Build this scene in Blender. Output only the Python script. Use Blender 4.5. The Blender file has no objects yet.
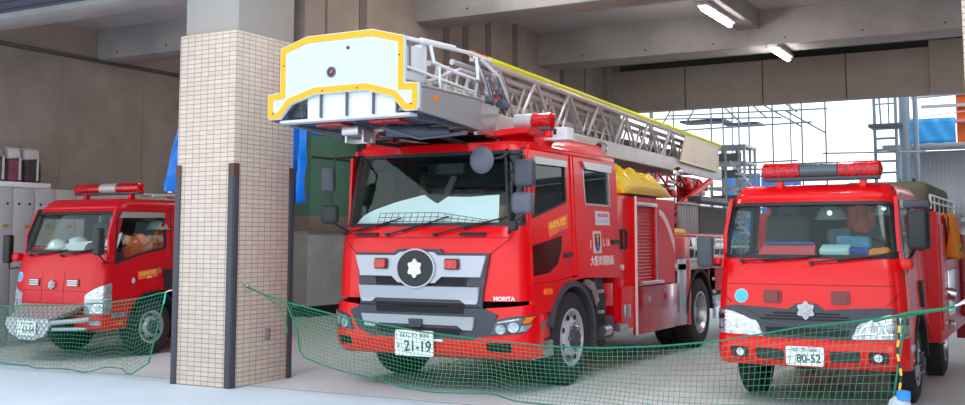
import bpy, bmesh, math, random
from mathutils import Vector, Matrix, noise
from mathutils.geometry import tessellate_polygon
random.seed(7)
PI = math.pi
scene = bpy.context.scene
COL = scene.collection

# ------------------------------------------------------------------ materials
def lin(c):
    return tuple((v/12.92 if v <= .04045 else ((v+.055)/1.055)**2.4) for v in (x/255. for x in c[:3]))+(1.,)
MATS = {}
def mat(name, rgb, rough=.5, metal=0., coat=0., var=0., scale=4., bump=0., bscale=40., emit=0., stretch=None, spec=.5):
    if name in MATS: return MATS[name]
    m = bpy.data.materials.new(name); m.use_nodes = True; nt = m.node_tree; N = nt.nodes; Lk = nt.links
    b = N['Principled BSDF']
    b.inputs['Base Color'].default_value = lin(rgb)
    b.inputs['Roughness'].default_value = rough
    b.inputs['Metallic'].default_value = metal
    b.inputs['Coat Weight'].default_value = coat
    b.inputs['Coat Roughness'].default_value = .05
    b.inputs['Specular IOR Level'].default_value = spec
    tc = N.new('ShaderNodeTexCoord'); mp = N.new('ShaderNodeMapping')
    Lk.new(tc.outputs['Object'], mp.inputs['Vector'])
    if stretch: mp.inputs['Scale'].default_value = stretch
    if var > 0:
        n = N.new('ShaderNodeTexNoise'); n.inputs['Scale'].default_value = scale; n.inputs['Detail'].default_value = 6
        n.inputs['Roughness'].default_value = .65
        Lk.new(mp.outputs['Vector'], n.inputs['Vector'])
        r = N.new('ShaderNodeValToRGB'); c = lin(rgb)
        r.color_ramp.elements[0].position = .3; r.color_ramp.elements[1].position = .7
        r.color_ramp.elements[0].color = tuple(x*(1-var) for x in c[:3])+(1,)
        r.color_ramp.elements[1].color = tuple(min(1, x*(1+var)) for x in c[:3])+(1,)
        Lk.new(n.outputs['Fac'], r.inputs['Fac']); Lk.new(r.outputs['Color'], b.inputs['Base Color'])
    if bump > 0:
        n = N.new('ShaderNodeTexNoise'); n.inputs['Scale'].default_value = bscale; n.inputs['Detail'].default_value = 4
        Lk.new(mp.outputs['Vector'], n.inputs['Vector'])
        bp = N.new('ShaderNodeBump'); bp.inputs['Strength'].default_value = bump; bp.inputs['Distance'].default_value = .02
        Lk.new(n.outputs['Fac'], bp.inputs['Height']); Lk.new(bp.outputs['Normal'], b.inputs['Normal'])
    if emit > 0:
        b.inputs['Emission Color'].default_value = lin(rgb); b.inputs['Emission Strength'].default_value = emit
    MATS[name] = m
    return m

def brickmat(name, c1, c2, mortar, w, h, ms=.003, axis='wall', rough=.45, offset=0.):
    m = bpy.data.materials.new(name); m.use_nodes = True; nt = m.node_tree; N = nt.nodes; Lk = nt.links
    b = N['Principled BSDF']; b.inputs['Roughness'].default_value = rough
    tc = N.new('ShaderNodeTexCoord'); sx = N.new('ShaderNodeSeparateXYZ'); Lk.new(tc.outputs['Object'], sx.inputs[0])
    add = N.new('ShaderNodeMath'); add.operation = 'ADD'
    Lk.new(sx.outputs['X'], add.inputs[0]); Lk.new(sx.outputs['Y'], add.inputs[1])
    cb = N.new('ShaderNodeCombineXYZ'); Lk.new(add.outputs[0], cb.inputs['X']); Lk.new(sx.outputs['Z'], cb.inputs['Y'])
    br = N.new('ShaderNodeTexBrick'); br.offset = offset; br.squash = 1
    br.inputs['Color1'].default_value = lin(c1); br.inputs['Color2'].default_value = lin(c2); br.inputs['Mortar'].default_value = lin(mortar)
    br.inputs['Scale'].default_value = 1; br.inputs['Mortar Size'].default_value = ms; br.inputs['Mortar Smooth'].default_value = .1
    br.inputs['Brick Width'].default_value = w; br.inputs['Row Height'].default_value = h
    Lk.new(cb.outputs[0], br.inputs['Vector']); Lk.new(br.outputs['Color'], b.inputs['Base Color'])
    bp = N.new('ShaderNodeBump'); bp.inputs['Strength'].default_value = .4; bp.inputs['Distance'].default_value = .004; bp.invert = True
    Lk.new(br.outputs['Fac'], bp.inputs['Height']); Lk.new(bp.outputs['Normal'], b.inputs['Normal'])
    return m

def glassmat(name, tint, gl=.06, rough=.02):
    m = bpy.data.materials.new(name); m.use_nodes = True; nt = m.node_tree; N = nt.nodes; Lk = nt.links
    for n in list(N): N.remove(n)
    out = N.new('ShaderNodeOutputMaterial'); mx = N.new('ShaderNodeMixShader')
    t = N.new('ShaderNodeBsdfTransparent'); t.inputs['Color'].default_value = lin(tint)
    g = N.new('ShaderNodeBsdfGlossy'); g.inputs['Roughness'].default_value = rough; g.inputs['Color'].default_value = (.9, 1, .97, 1)
    lw = N.new('ShaderNodeLayerWeight'); pw = N.new('ShaderNodeMath'); pw.operation = 'POWER'; pw.inputs[1].default_value = 4.5
    ma = N.new('ShaderNodeMath'); ma.operation = 'MULTIPLY_ADD'; ma.inputs[1].default_value = .6; ma.inputs[2].default_value = gl*.5
    Lk.new(lw.outputs['Facing'], pw.inputs[0]); Lk.new(pw.outputs[0], ma.inputs[0]); Lk.new(ma.outputs[0], mx.inputs[0]); Lk.new(t.outputs[0], mx.inputs[1]); Lk.new(g.outputs[0], mx.inputs[2]); Lk.new(mx.outputs[0], out.inputs[0])
    MATS[name] = m
    return m

RED = mat('red_paint', (234, 8, 20), .3, 0, .3, spec=.35)
RED2 = mat('dull_red_paint', (212, 10, 30), .35, 0, .2, spec=.35)
REDLAMP = mat('red_lens', (206, 6, 18), .14, 0, .5, .75, 30)
DRED = mat('dark_red_lens', (118, 10, 16), .2, 0, .3)
BLK = mat('black_plastic', (36, 38, 42), .5)
DGR = mat('dark_grey_plastic', (66, 70, 80), .45)
MGR = mat('mid_grey_plastic', (88, 94, 108), .45)
RUB = mat('rubber', (42, 43, 45), .8, var=.15)
UND = mat('underbody_black', (30, 32, 34), .7)
STL = mat('brushed_steel', (190, 192, 195), .3, .9)
SIL = mat('silver_paint', (184, 190, 200), .33, .25)
ALU = mat('aluminium', (204, 201, 202), .42, .3, var=.06)
CHR = mat('chrome', (225, 228, 232), .1, 1.)
WHT = mat('white_paint', (236, 240, 244), .4)
PLATEW = mat('plate_white', (240, 250, 250), .5)
GRN = mat('plate_green_ink', (48, 78, 82), .6)
YEL = mat('yellow_border', (250, 178, 14), .5)
LYEL = mat('lime_yellow', (232, 242, 40), .5)
ORG = mat('orange_lens', (250, 120, 20), .25, 0, .3)
LENS = mat('clear_lamp_lens', (176, 192, 200), .14, .55, .4, var=.55, scale=16)
INT = mat('cab_interior', (52, 60, 60), .8)
INTG = mat('seat_fabric', (88, 94, 96), .9)
CYAN = mat('cyan_sticker', (80, 205, 235), .5)
CREAM = mat('cream_panel', (232, 214, 190), .35, var=.08, scale=2)
DARKSLOT = mat('dark_mesh', (26, 28, 32), .7)
ORJ = mat('orange_jacket', (226, 112, 66), .85, var=.2, scale=6)
YTARP = mat('yellow_tarp', (254, 212, 24), .4, coat=.2)
BTARP = mat('blue_tarp', (20, 135, 235), .45, coat=.1, var=.12, scale=3)
NET = mat('green_net_cord', (16, 124, 88), .6)
GLASS = glassmat('cab_glass', (246, 252, 250), .05)
GLASSD = glassmat('dark_side_glass', (170, 178, 176), .05)
TXT_W = mat('white_lettering', (245, 238, 240), .5)

# ------------------------------------------------------------------ mesh builder
def rnd(pts, r, n=4):
    out = []; k = len(pts)
    for i in range(k):
        p = Vector(pts[i]); a = Vector(pts[i-1])-p; b = Vector(pts[(i+1) % k])-p
        rr = min(r, a.length*.45, b.length*.45)
        A = p+a.normalized()*rr; B = p+b.normalized()*rr
        for j in range(n+1):
            t = j/n; out.append(tuple(A*(1-t)**2+p*2*t*(1-t)+B*t*t))
    return out
def inset(pts, d):
    k = len(pts); area = sum(pts[i][0]*pts[(i+1) % k][1]-pts[(i+1) % k][0]*pts[i][1] for i in range(k)); sg = 1 if area > 0 else -1
    out = []
    for i in range(k):
        p = Vector(pts[i]); e1 = (p-Vector(pts[i-1])).normalized(); e2 = (Vector(pts[(i+1) % k])-p).normalized()
        n1 = Vector((-e1.y, e1.x))*sg; n2 = Vector((-e2.y, e2.x))*sg; m = (n1+n2)
        if m.length < 1e-4: m = n1
        m.normalize(); out.append(tuple(p+m*d/max(.35, m.dot(n1))))
    return out
def circ(cx, cz, r, n=20, rz=None):
    rz = rz or r
    return [(cx+r*math.cos(2*PI*i/n), cz+rz*math.sin(2*PI*i/n)) for i in range(n)]

class MB:
    def __init__(self): self.bm = bmesh.new()
    def n(self): return len(self.bm.verts)
    def map(self, fn, since=0):
        self.bm.verts.ensure_lookup_table()
        for v in list(self.bm.verts)[since:]: v.co = Vector(fn(v.co))
        return self
    def box(self, c, s, bev=0, rot=None, mi=0, seg=2):
        r = bmesh.ops.create_cube(self.bm, size=1)
        vs = r['verts']
        for v in vs: v.co = Vector((v.co.x*s[0], v.co.y*s[1], v.co.z*s[2]))
        fs = {f for v in vs for f in v.link_faces}
        if bev > 0:
            es = list({e for v in vs for e in v.link_edges})
            rr = bmesh.ops.bevel(self.bm, geom=es, offset=min(bev, min(s)*.45), segments=seg, affect='EDGES', profile=.5)
            vs = list({v for f in rr['faces'] for v in f.verts} | {v for v in vs if v.is_valid})
            fs = {f for v in vs for f in v.link_faces}
        M_ = Matrix.Translation(Vector(c))
        if rot: M_ = M_ @ Matrix.Rotation(rot[2], 4, 'Z') @ Matrix.Rotation(rot[1], 4, 'Y') @ Matrix.Rotation(rot[0], 4, 'X')
        for v in vs: v.co = M_ @ v.co
        for f in fs: f.material_index = mi
        return self
    def tube(self, pts, r, seg=8, mi=0, r2=None, closed=False, cap=True):
        pts = [Vector(p) for p in pts]; k = len(pts); rings = []
        up = None
        for i in range(k):
            if closed: t = pts[(i+1) % k]-pts[i-1]
            elif i == 0: t = pts[1]-pts[0]
            elif i == k-1: t = pts[-1]-pts[-2]
            else: t = (pts[i+1]-pts[i]).normalized()+(pts[i]-pts[i-1]).normalized()
            t.normalize()
            if up is None:
                up = Vector((0, 0, 1)) if abs(t.z) < .9 else Vector((1, 0, 0))
            a = t.cross(up); 
            if a.length < 1e-4: a = t.cross(Vector((0, 1, 0)))
            a.normalize(); b = a.cross(t).normalized(); up = b
            rr = r if r2 is None else r+(r2-r)*i/(k-1)
            rings.append([self.bm.verts.new(pts[i]+(a*math.cos(2*PI*j/seg)+b*math.sin(2*PI*j/seg))*rr) for j in range(seg)])
        m = k if closed else k-1
        for i in range(m):
            A = rings[i]; B = rings[(i+1) % k]
            for j in range(seg):
                f = self.bm.faces.new((A[j], A[(j+1) % seg], B[(j+1) % seg], B[j])); f.material_index = mi
        if cap and not closed:
            f = self.bm.faces.new(rings[0]); f.material_index = mi
            f = self.bm.faces.new(rings[-1][::-1]); f.material_index = mi
        return self
    def lathe(self, prof, c, axis='X', seg=32, mi=0, closed=False):
        # prof: list of (radius, axial)
        c = Vector(c); rings = []
        for (r, a) in prof:
            ring = []
            for j in range(seg):
                t = 2*PI*j/seg; u, w = r*math.cos(t), r*math.sin(t)
                p = {'X': (a, u, w), 'Y': (u, a, w), 'Z': (u, w, a)}[axis]
                ring.append(self.bm.verts.new(c+Vector(p)))
            rings.append(ring)
        k = len(rings)
        for i in range(k if closed else k-1):
            A = rings[i]; B = rings[(i+1) % k]
            for j in range(seg):
                f = self.bm.faces.new((A[j], A[(j+1) % seg], B[(j+1) % seg], B[j])); f.material_index = mi
        return self
    def cyl(self, p0, p1, r, seg=16, mi=0, r2=None): return self.tube([p0, p1], r, seg, mi, r2)
    def poly(self, out, holes=(), o0=-.01, o1=0., mi=0, mib=None):
        mib = mi if mib is None else mib
        # polygon in flat space (a, z), thickness along y from o0 (outer) to o1
        loops = [list(out)]+[list(h) for h in holes]
        pts = [p for l in loops for p in l]
        tris = tessellate_polygon([[Vector((p[0], p[1], 0)) for p in l] for l in loops])
        A = [self.bm.verts.new((p[0], o0, p[1])) for p in pts]; B = [self.bm.verts.new((p[0], o1, p[1])) for p in pts]
        for t in tris:
            try:
                f = self.bm.faces.new([A[i] for i in t]); f.material_index = mi
                f = self.bm.faces.new([B[i] for i in reversed(t)]); f.material_index = mib
            except ValueError: pass
        k = 0
        for l in loops:
            m = len(l)
            for i in range(m):
                a, b = k+i, k+(i+1) % m
                f = self.bm.faces.new((A[a], A[b], B[b], B[a])); f.material_index = mib if k else mi
            k += m
        return self
    def xpoly(self, out, x0, x1, mi=0):
        old = set(self.bm.verts)
        self.poly(out, (), x0, x1, mi)
        for v in [w_ for w_ in self.bm.verts if w_ not in old]: v.co = Vector((v.co.y, v.co.x, v.co.z))
        return self
    def grid(self, P, mi=0, flip=False):
        V = [[self.bm.verts.new(p) for p in row] for row in P]
        for i in range(len(V)-1):
            for j in range(len(V[0])-1):
                q = (V[i][j], V[i][j+1], V[i+1][j+1], V[i+1][j])
                f = self.bm.faces.new(q[::-1] if flip else q); f.material_index = mi
        return self
    def wrap(self, F):
        for s in F.cuts():
            g = list(self.bm.verts)+list(self.bm.edges)+list(self.bm.faces)
            bmesh.ops.bisect_plane(self.bm, geom=g, plane_co=(s, 0, 0), plane_no=(1, 0, 0), dist=1e-5)
        for z in F.zs[1:-1]:
            g = list(self.bm.verts)+list(self.bm.edges)+list(self.bm.faces)
            bmesh.ops.bisect_plane(self.bm, geom=g, plane_co=(0, 0, z), plane_no=(0, 0, 1), dist=1e-5)
        return self.map(lambda v: F.pt(v.x, v.z, -v.y))
    def side(self, F, sg): return self.map(lambda v: (sg*(F.hw(v.z)-v.y), v.x, v.z))
    def build(self, name, m, parent=None, ang=35, bevel=0, loc=None, solid=0):
        bmesh.ops.remove_doubles(self.bm, verts=self.bm.verts, dist=1e-5)
        bmesh.ops.recalc_face_normals(self.bm, faces=self.bm.faces)
        me = bpy.data.meshes.new(name)
        for f in self.bm.faces: f.smooth = True
        self.bm.to_mesh(me); self.bm.free()
        ms = m if isinstance(m, (list, tuple)) else [m]
        for x in ms: me.materials.append(x)
        me.set_sharp_from_angle(angle=math.radians(ang))
        o = bpy.data.objects.new(name, me); COL.objects.link(o)
        if parent: o.parent = parent
        if loc: o.location = loc
        if solid:
            s = o.modifiers.new('thickness', 'SOLIDIFY'); s.thickness = solid; s.offset = -1
        if bevel:
            b = o.modifiers.new('edges', 'BEVEL'); b.width = bevel; b.segments = 2; b.limit_method = 'ANGLE'; b.angle_limit = math.radians(50)
        return o

def tag(o, label=None, cat=None, group=None, kind=None):
    if label: o['label'] = label
    if cat: o['category'] = cat
    if group: o['group'] = group
    if kind: o['kind'] = kind
    return o
def thing(name, label, cat, loc=(0, 0, 0), rz=0, group=None):
    o = bpy.data.objects.new(name, None); COL.objects.link(o); o.location = loc; o.rotation_euler = (0, 0, rz)
    o.empty_display_size = .2
    return tag(o, label, cat, group)
def struct(o): o['kind'] = 'structure'; return o
def copy_tree(o, parent=None):
    c = o.copy(); COL.objects.link(c); c.parent = parent
    for ch in [x for x in bpy.data.objects if x.parent == o and x != c]: copy_tree(ch, c)
    return c

class Front:
    """vehicle front: rounded plan, s = arc length from the centre line, levels (z, yf)"""
    def __init__(s, prof, hw0, tilt, z0, r, crown):
        s.prof = prof; s.hw0 = hw0; s.tilt = tilt; s.z0 = z0; s.r = r; s.crown = crown; s.zs = [p[0] for p in prof]
        s.L = hw0-r
    def hw(s, z): return s.hw0-max(0, z-s.z0)*s.tilt
    def yf(s, z):
        P = s.prof
        if z <= P[0][0]: return P[0][1]
        for (a, b), (c, d) in zip(P, P[1:]):
            if z <= c: return b+(d-b)*(z-a)/(c-a)
        return P[-1][1]
    def cuts(s):
        c = []
        for i in range(0, 9): c.append(s.L+s.r*PI/2*i/8)
        c += [s.L*.8, s.L*.6, s.L*.4, s.L*.2]
        return [0.]+c+[-x for x in c]
    def pt(s, a, z, off=0.):
        sg = 1 if a >= 0 else -1; a = abs(a); L = s.hw(z)-s.r; y0 = s.yf(z); k = L/s.L
        if a <= s.L:
            x = a*k; y = y0+s.crown*(a/s.L)**2; nx, ny = 0, -1
        else:
            t = (a-s.L)/s.r; e = 0
            if t > PI/2: e = (t-PI/2)*s.r; t = PI/2
            x = L+s.r*math.sin(t); y = y0+s.crown+s.r*(1-math.cos(t))+e; nx, ny = math.sin(t), -math.cos(t)
        return (sg*(x+nx*off), y+ny*off, z)

_fonts = {}
def text(body, size, m, parent, name, place, depth=.002, sx=1., bold=0.):
    """place(x, y) -> world of the parent for text plane coordinates (centred)"""
    cu = bpy.data.curves.new('t', 'FONT'); cu.body = body; cu.size = size; cu.align_x = 'CENTER'; cu.align_y = 'CENTER'
    cu.extrude = depth; cu.offset = bold; cu.resolution_u = 3
    o = bpy.data.objects.new('t', cu); COL.objects.link(o)
    dg = bpy.context.evaluated_depsgraph_get(); me = bpy.data.meshes.new_from_object(o.evaluated_get(dg))
    bpy.data.objects.remove(o)
    me.name = name
    for v in me.vertices: v.co = Vector(place(v.co.x*sx, v.co.y, v.co.z))
    me.materials.clear(); me.materials.append(m)
    q = bpy.data.objects.new(name, me); COL.objects.link(q); q.parent = parent
    return q
# ------------------------------------------------------------------ camera (street side, looking into the garage)
f_px = 1052.
cam_d = bpy.data.cameras.new('camera'); cam = bpy.data.objects.new('camera', cam_d); COL.objects.link(cam)
cam_d.sensor_width = 36; cam_d.lens = f_px/965*36
cam_d.shift_y = -(202.5-142.)/965
cam.location = (7.663, -8.42, 1.53)
cam.rotation_euler = (PI/2+math.atan(98/1052.), 0, math.radians(29))
scene.camera = cam
cam_d.clip_end = 400

# ------------------------------------------------------------------ setting
CONC = mat('concrete', (150, 139, 131), .85, var=.2, scale=1.1, bump=.15, bscale=30)
CONC2 = mat('concrete_beam', (168, 163, 158), .85, var=.2, scale=1.1, bump=.12, bscale=30)
CONCP = mat('pillar_concrete', (166, 161, 156), .85, var=.05, scale=2, bump=.1, bscale=60)
FLR = mat('garage_floor', (214, 218, 220), .6, var=.06, scale=.9, bump=.05, bscale=25)
APR = mat('apron_concrete', (212, 226, 236), .8, var=.05, scale=1.3, bump=.05, bscale=60)
TILE = brickmat('facade_tile', (214, 199, 186), (204, 188, 175), (140, 120, 108), .1, .0492, .0035)
CEIL = mat('ceiling_concrete', (190, 187, 186), .9, var=.1, scale=.8)

# floor and apron
b = MB(); b.box((3, 8.1, -.1), (26, 15.6, .2)); struct(b.build('floor', FLR))
b = MB(); b.box((3, -14.87, -.105), (60, 30.3, .2)); struct(b.build('street_pavement', APR))
b = MB(); b.box((3, .29, -.104), (26, .03, .2)); struct(b.build('trim_1', mat('joint', (110, 112, 116), .9)))
b = MB(); b.box((3, 33, -.12), (80, 34, .2)); struct(b.build('yard_ground', mat('yard', (176, 178, 182), .9, var=.06)))

# ceiling slab and upper floor
b = MB(); b.box((2, 6.0, 5.2), (18.4, 10.9, .4)); struct(b.build('ceiling', CEIL))
# left wall
b = MB(); b.box((-6.45, 6.35, 2.5), (.3, 10.7, 5.6)); 
for yy in (1.3, 2.9, 4.6, 6.3, 8.0, 9.7): b.box((-6.296, yy, 2.2), (.012, .02, 4.5))
struct(b.build('wall_left', CONC))
b = MB(); b.box((-6.27, 5.9, 4.49), (.06, 11.0, .06), .01); struct(b.build('trim_2', mat('dark_groove_and_shaded_gap', (84, 80, 76), .9)))
# right wall far beyond the frame, and the upper storey front
b = MB(); b.box((11.0, 6.0, 2.5), (.3, 11.4, 5.6)); struct(b.build('wall_right', CONC))
# lateral beams
def beam(x0, x1, y0, y1, z0, z1, name='ceiling_beam', m=CONC2, tie=True):
    b = MB(); b.box(((x0+x1)/2, (y0+y1)/2, (z0+z1)/2), (x1-x0, y1-y0, z1-z0), .02)
    if tie:
        x = x0+.5
        while x < x1: b.cyl((x, y0+.004, z0+.1), (x, y0-.012, z0+.1), .014, 8, 1); x += 1.1
    return struct(b.build(name, [m, BLK]))
beam(-6.3, 11, .66, 1.22, 4.5, 6.4)
b = MB(); b.box((-4.2, -.4, 4.62), (6.6, 2.1, .1)); [b.box((-4.2, -1.3+.3*k, 4.566), (6.6, .02, .012), 0, None, 1) for k in range(7)]; struct(b.build('canopy_soffit', [mat('soffit_grey', (96, 100, 114), .8), mat('soffit_line', (60, 62, 72), .8)]))
beam(-6.3, 11, 3.55, 4.1, 4.5, 5.1)
beam(-6.3, 11, 7.35, 8.0, 4.45, 5.1)
beam(.0, 5.75, 10.55, 10.85, 3.98, 4.78, 'rear_fascia_beam', mat('precast_beam', (172, 161, 148), .8, var=.08, scale=2), False)
beam(5.75, 10.9, 10.5, 10.85, 3.98, 4.88, 'rear_fascia_beam', MATS['precast_beam'], False)
b = MB()
for xx in (1.5, 2.95, 4.4): b.box((xx, 10.545, 4.38), (.018, .012, .78))
struct(b.build('trim_3', MATS['dark_groove_and_shaded_gap']))
b = MB(); b.box((5.6, 11.2, 4.75), (11.6, .1, 1.3)); struct(b.build('wall_back', MATS['dark_groove_and_shaded_gap']))  # sheet closing the gap over the fascia, shade put into its dark colour
# wall above the pillar line, formwork marks
b = MB(); b.box((-.16, 5.75, 4.05), (.3, 9.2, 2.1))
for yy in (1.55, 2.3, 4.35, 4.9, 5.6, 6.5, 8.3, 9.3): b.box((-.006, yy, 4.05), (.012, .16 if int(yy*10) % 3 else .03, 2.08), 0, None, 1)
struct(b.build('wall_middle', [mat('formwork_concrete', (146, 132, 122), .85, var=.16, scale=1.5), mat('stained_concrete', (112, 101, 94), .9, var=.1)]))
b = MB(); b.box((-3.25, 10.75, 2.4), (6.3, .25, 5.2)); struct(b.build('wall_back', CONC))
b = MB(); b.box((-.12, 10.7, 2.4), (.3, .6, 5.2)); struct(b.build('pillar', CONC2))
# longitudinal stub beam carrying the tube lights
b = MB(); b.box((3.56, 5.73, 4.97), (.34, 3.26, .5), .02); struct(b.build('ceiling_beam', CONC2))

# tiled pillars
def pillar(x0, x1, y0, y1, guards):
    b = MB(); b.box(((x0+x1)/2, (y0+y1)/2, 1.885), (x1-x0, y1-y0, 3.77), .006)
    p = struct(b.build('pillar', TILE))
    c = MB(); c.box(((x0+x1)/2+.01, (y0+y1)/2+.02, 4.9), (x1-x0-.06, y1-y0-.04, 2.3), .01); struct(c.build('column_head', CONCP, p))
    for gx, gy in guards:
        g = MB(); sx = 1 if gx == x1 else -1; sy = 1 if gy == y1 else -1
        g.box((gx-sx*.03, gy+sy*.008, 1.1), (.075, .018, 2.2), .004)
        g.box((gx+sx*.008, gy-sy*.03, 1.1), (.018, .075, 2.2), .004)
        g.box((gx-sx*.03, gy+sy*.008, 2.27), (.075, .014, .14), 0, None, 1); g.box((gx+sx*.008, gy-sy*.03, 2.27), (.014, .075, .14), 0, None, 1)
        struct(g.build('corner_guard', [mat('guard_rubber', (66, 68, 78), .6), mat('guard_brown', (90, 58, 52), .6)], p))
    return p
P1 = pillar(-.82, 0, 0, .97, [(0, 0), (-.82, 0), (0, .97)])
P2 = pillar(7.05, 7.87, 0, .97, [])
P3 = pillar(-7.1, -6.3, 0, .97, [])
# small hatch plate and wall hook on the pillar
b = MB(); b.box((.012, .57, .51), (.024, .075, .12), .01); b.box((.028, .57, .51), (.012, .04, .085), .005); struct(b.build('cover_plate', mat('grey_plate', (150, 150, 150), .4, .5), P1))

# tube lamps
def lamp(y, x=3.92, L=1.4, z=4.47):
    t = thing('tube_lamp', 'lit tube lamp on the garage ceiling', 'lamp', (x, y, z))
    b = MB(); b.box((0, 0, .03), (.16, L+.1, .05), .01); b.build('lamp_housing', WHT, t)
    b = MB(); b.cyl((0, -L/2, -.02), (0, L/2, -.02), .035, 12); b.build('fluorescent_tube', mat('tube_glow', (255, 252, 250), .4, emit=40.), t)
    return t
l1 = lamp(5.86, 3.5, 1.3, 4.66); tag(l1, 'larger lit tube lamp under the stub beam, nearer the street', 'lamp')
l2 = lamp(7.72, 3.94, .95, 4.38); tag(l2, 'smaller looking lit tube lamp deeper in the garage', 'lamp')

for lx, lab in ((-1.0, 'added unseen fill lamp in the left bay above the frame behind the pillar'), (2.0, 'added unseen fill lamp above the frame over the ladder truck'), (5.4, 'added unseen fill lamp above the frame over the right engine')):  # unseen tube lamps added to brighten the interior
    q = lamp(2.4, lx, 1.5, 4.93); q['label'] = lab
for ly, lab in ((5.8, 'added fill lamp in the left bay hidden behind the middle wall'), (9.0, 'added unseen fill lamp deepest in the left bay near the green shed')):  # two more unseen lamps, added as fill light deep in the left bay
    q = lamp(ly, -2.4, 1.5, 4.93); q['label'] = lab
# lockers along the left wall
LOCK = mat('locker_grey', (186, 189, 192), .5, var=.04, scale=2)
def locker():
    t = thing('storage_locker', 'x', 'locker')
    b = MB(); b.box((.22, .185, 1.15), (.44, .366, 2.3), .008); b.build('body', LOCK, t)
    d = MB(); d.box((.447, .185, 1.13), (.018, .348, 2.14), .006); d = d.build('door', LOCK, t)
    h = MB(); h.box((.462, .25, 1.74), (.02, .1, .05), .006); h.build('door_handle', mat('brass_latch', (196, 180, 110), .4, .5), d)
    v = MB(); v.cyl((.44, .1, 2.06), (.458, .1, 2.06), .022, 10); v.cyl((.44, .28, 2.06), (.458, .28, 2.06), .022, 10); v.build('vent_hole', DARKSLOT, d)
    return t
lk = locker()
for i in range(13):
    o = lk if i == 0 else copy_tree(lk)
    o.location = (-6.29, 1.0+.372*i, 0)
    o['label'] = 'tall grey steel locker standing in the row along the left wall'; o['category'] = 'locker'; o['group'] = 'grey lockers along the left wall'
b = MB(); b.box((-6.0, 1.68, 2.345), (.3, 1.45, .08), .012)
tag(b.build('strip_light_box', WHT), 'long white case lying on top of the grey lockers', 'case')
def kitbag(y, w, c1, c2, lab):
    t = thing('kit_bag', lab, 'bag', (-6.05, y, 2.385)); 
    b = MB(); b.box((0, 0, .17), (.3, w, .34), .05, seg=3); b.map(lambda v: v+noise.noise_vector(v*6)*.02); b.build('body', mat('bag_'+str(c1), c1, .8, var=.3, scale=8), t)
    b = MB(); b.box((0, 0, .42), (.24, w*.9, .2), .06, seg=3); b.map(lambda v: v+noise.noise_vector(v*9)*.03); b.build('top_flap', mat('bag_'+str(c2), c2, .8, var=.2, scale=8), t)
    s = MB(); s.box((.156, w*.2, .2), (.012, .03, .34)); s.build('strap', mat('pale_strap', (190, 205, 205), .7), t)
kitbag(1.55, .24, (100, 78, 82), (150, 146, 144), 'dark maroon kit bag at the left end of the locker top')
kitbag(1.83, .24, (132, 70, 86), (205, 196, 196), 'wine red kit bag with a pale top, middle of the three on the lockers')
kitbag(2.13, .28, (64, 58, 60), (196, 190, 188), 'black kit bag with a pale top, right end of the three on the lockers')
b = MB(); b.box((-6.0, 3.4, 2.312), (.12, .22, .03), .01); tag(b.build('white_slab', WHT), 'small white slab lying on the lockers behind the left engine', 'slab')

# green storage boards with blue cover at the back of the left wall
GB = mat('green_board', (92, 138, 120), .7, var=.1, scale=1.5)
t = thing('tool_shed', 'dark green shed with a blue top cover behind the ladder truck', 'shed', (-6.24, 8.3, 0))
b = MB(); b.box((.35, 1.15, 2.75), (.7, 2.28, 2.0), .01); b.build('green_panel', GB, t)
b = MB(); b.box((.36, 1.15, 3.78), (.76, 2.3, .26), .03); b.build('blue_cover', BTARP, t)
b = MB(); b.box((.36, 1.15, 1.86), (.72, 2.32, .3)); [b.box((.725, 1.15, 1.76+i*.09), (.02, 2.26, .02)) for i in range(3)]; b.build('brown_boards', mat('brown_boards', (150, 138, 126), .8, var=.15, scale=5, stretch=(1, .3, 6)), t)
b = MB(); b.box((.33, 1.15, .96), (.62, 2.26, 1.5)); b.map(lambda v: v+noise.noise_vector(v*2)*.02); b.build('grey_sheet', mat('grey_sheeting', (188, 192, 194), .5, var=.18, scale=2), t)
b = MB(); b.box((.33, 1.15, .1), (.6, 2.15, .2)); b.build('plinth', DARKSLOT, t)
b = MB(); b.box((.72, 1.15, 3.2), (.04, 2.26, .03)); b.box((.73, 1.75, 3.5), (.03, .35, .45)); b.build('edge_trim', DGR, t)
# blue tarp hung behind the pillar
def tarp(name, x0, x1, zt, zb, y, label):
    P = []
    for i in range(25):
        row = []
        for j in range(31):
            u, v = i/24, j/30
            x = x0+(x1-x0)*v
            z = zt(v)+(zb(v)-zt(v))*u
            yy = y+.05*math.sin(v*34+u*2)*(.3+u)+.03*noise.noise(Vector((v*6, u*6, 1)))
            row.append((x, yy, z))
        P.append(row)
    b = MB(); b.grid(P); o = b.build(name, BTARP, solid=.004)
    return tag(o, label, 'tarp')
tarp('blue_tarp', -2.22, -.92, lambda v: 2.2+1.0*min(1, v*3.9), lambda v: 2.16-.1*min(1, v*5)+.03*math.sin(v*9), 1.16, 'blue tarp hanging behind the tiled pillar above the left engine')
tarp('blue_tarp', -.5, .10, lambda v: 2.98, lambda v: 1.95, 1.08, 'narrow blue tarp strip at the right rear edge of the tiled pillar')
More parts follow.
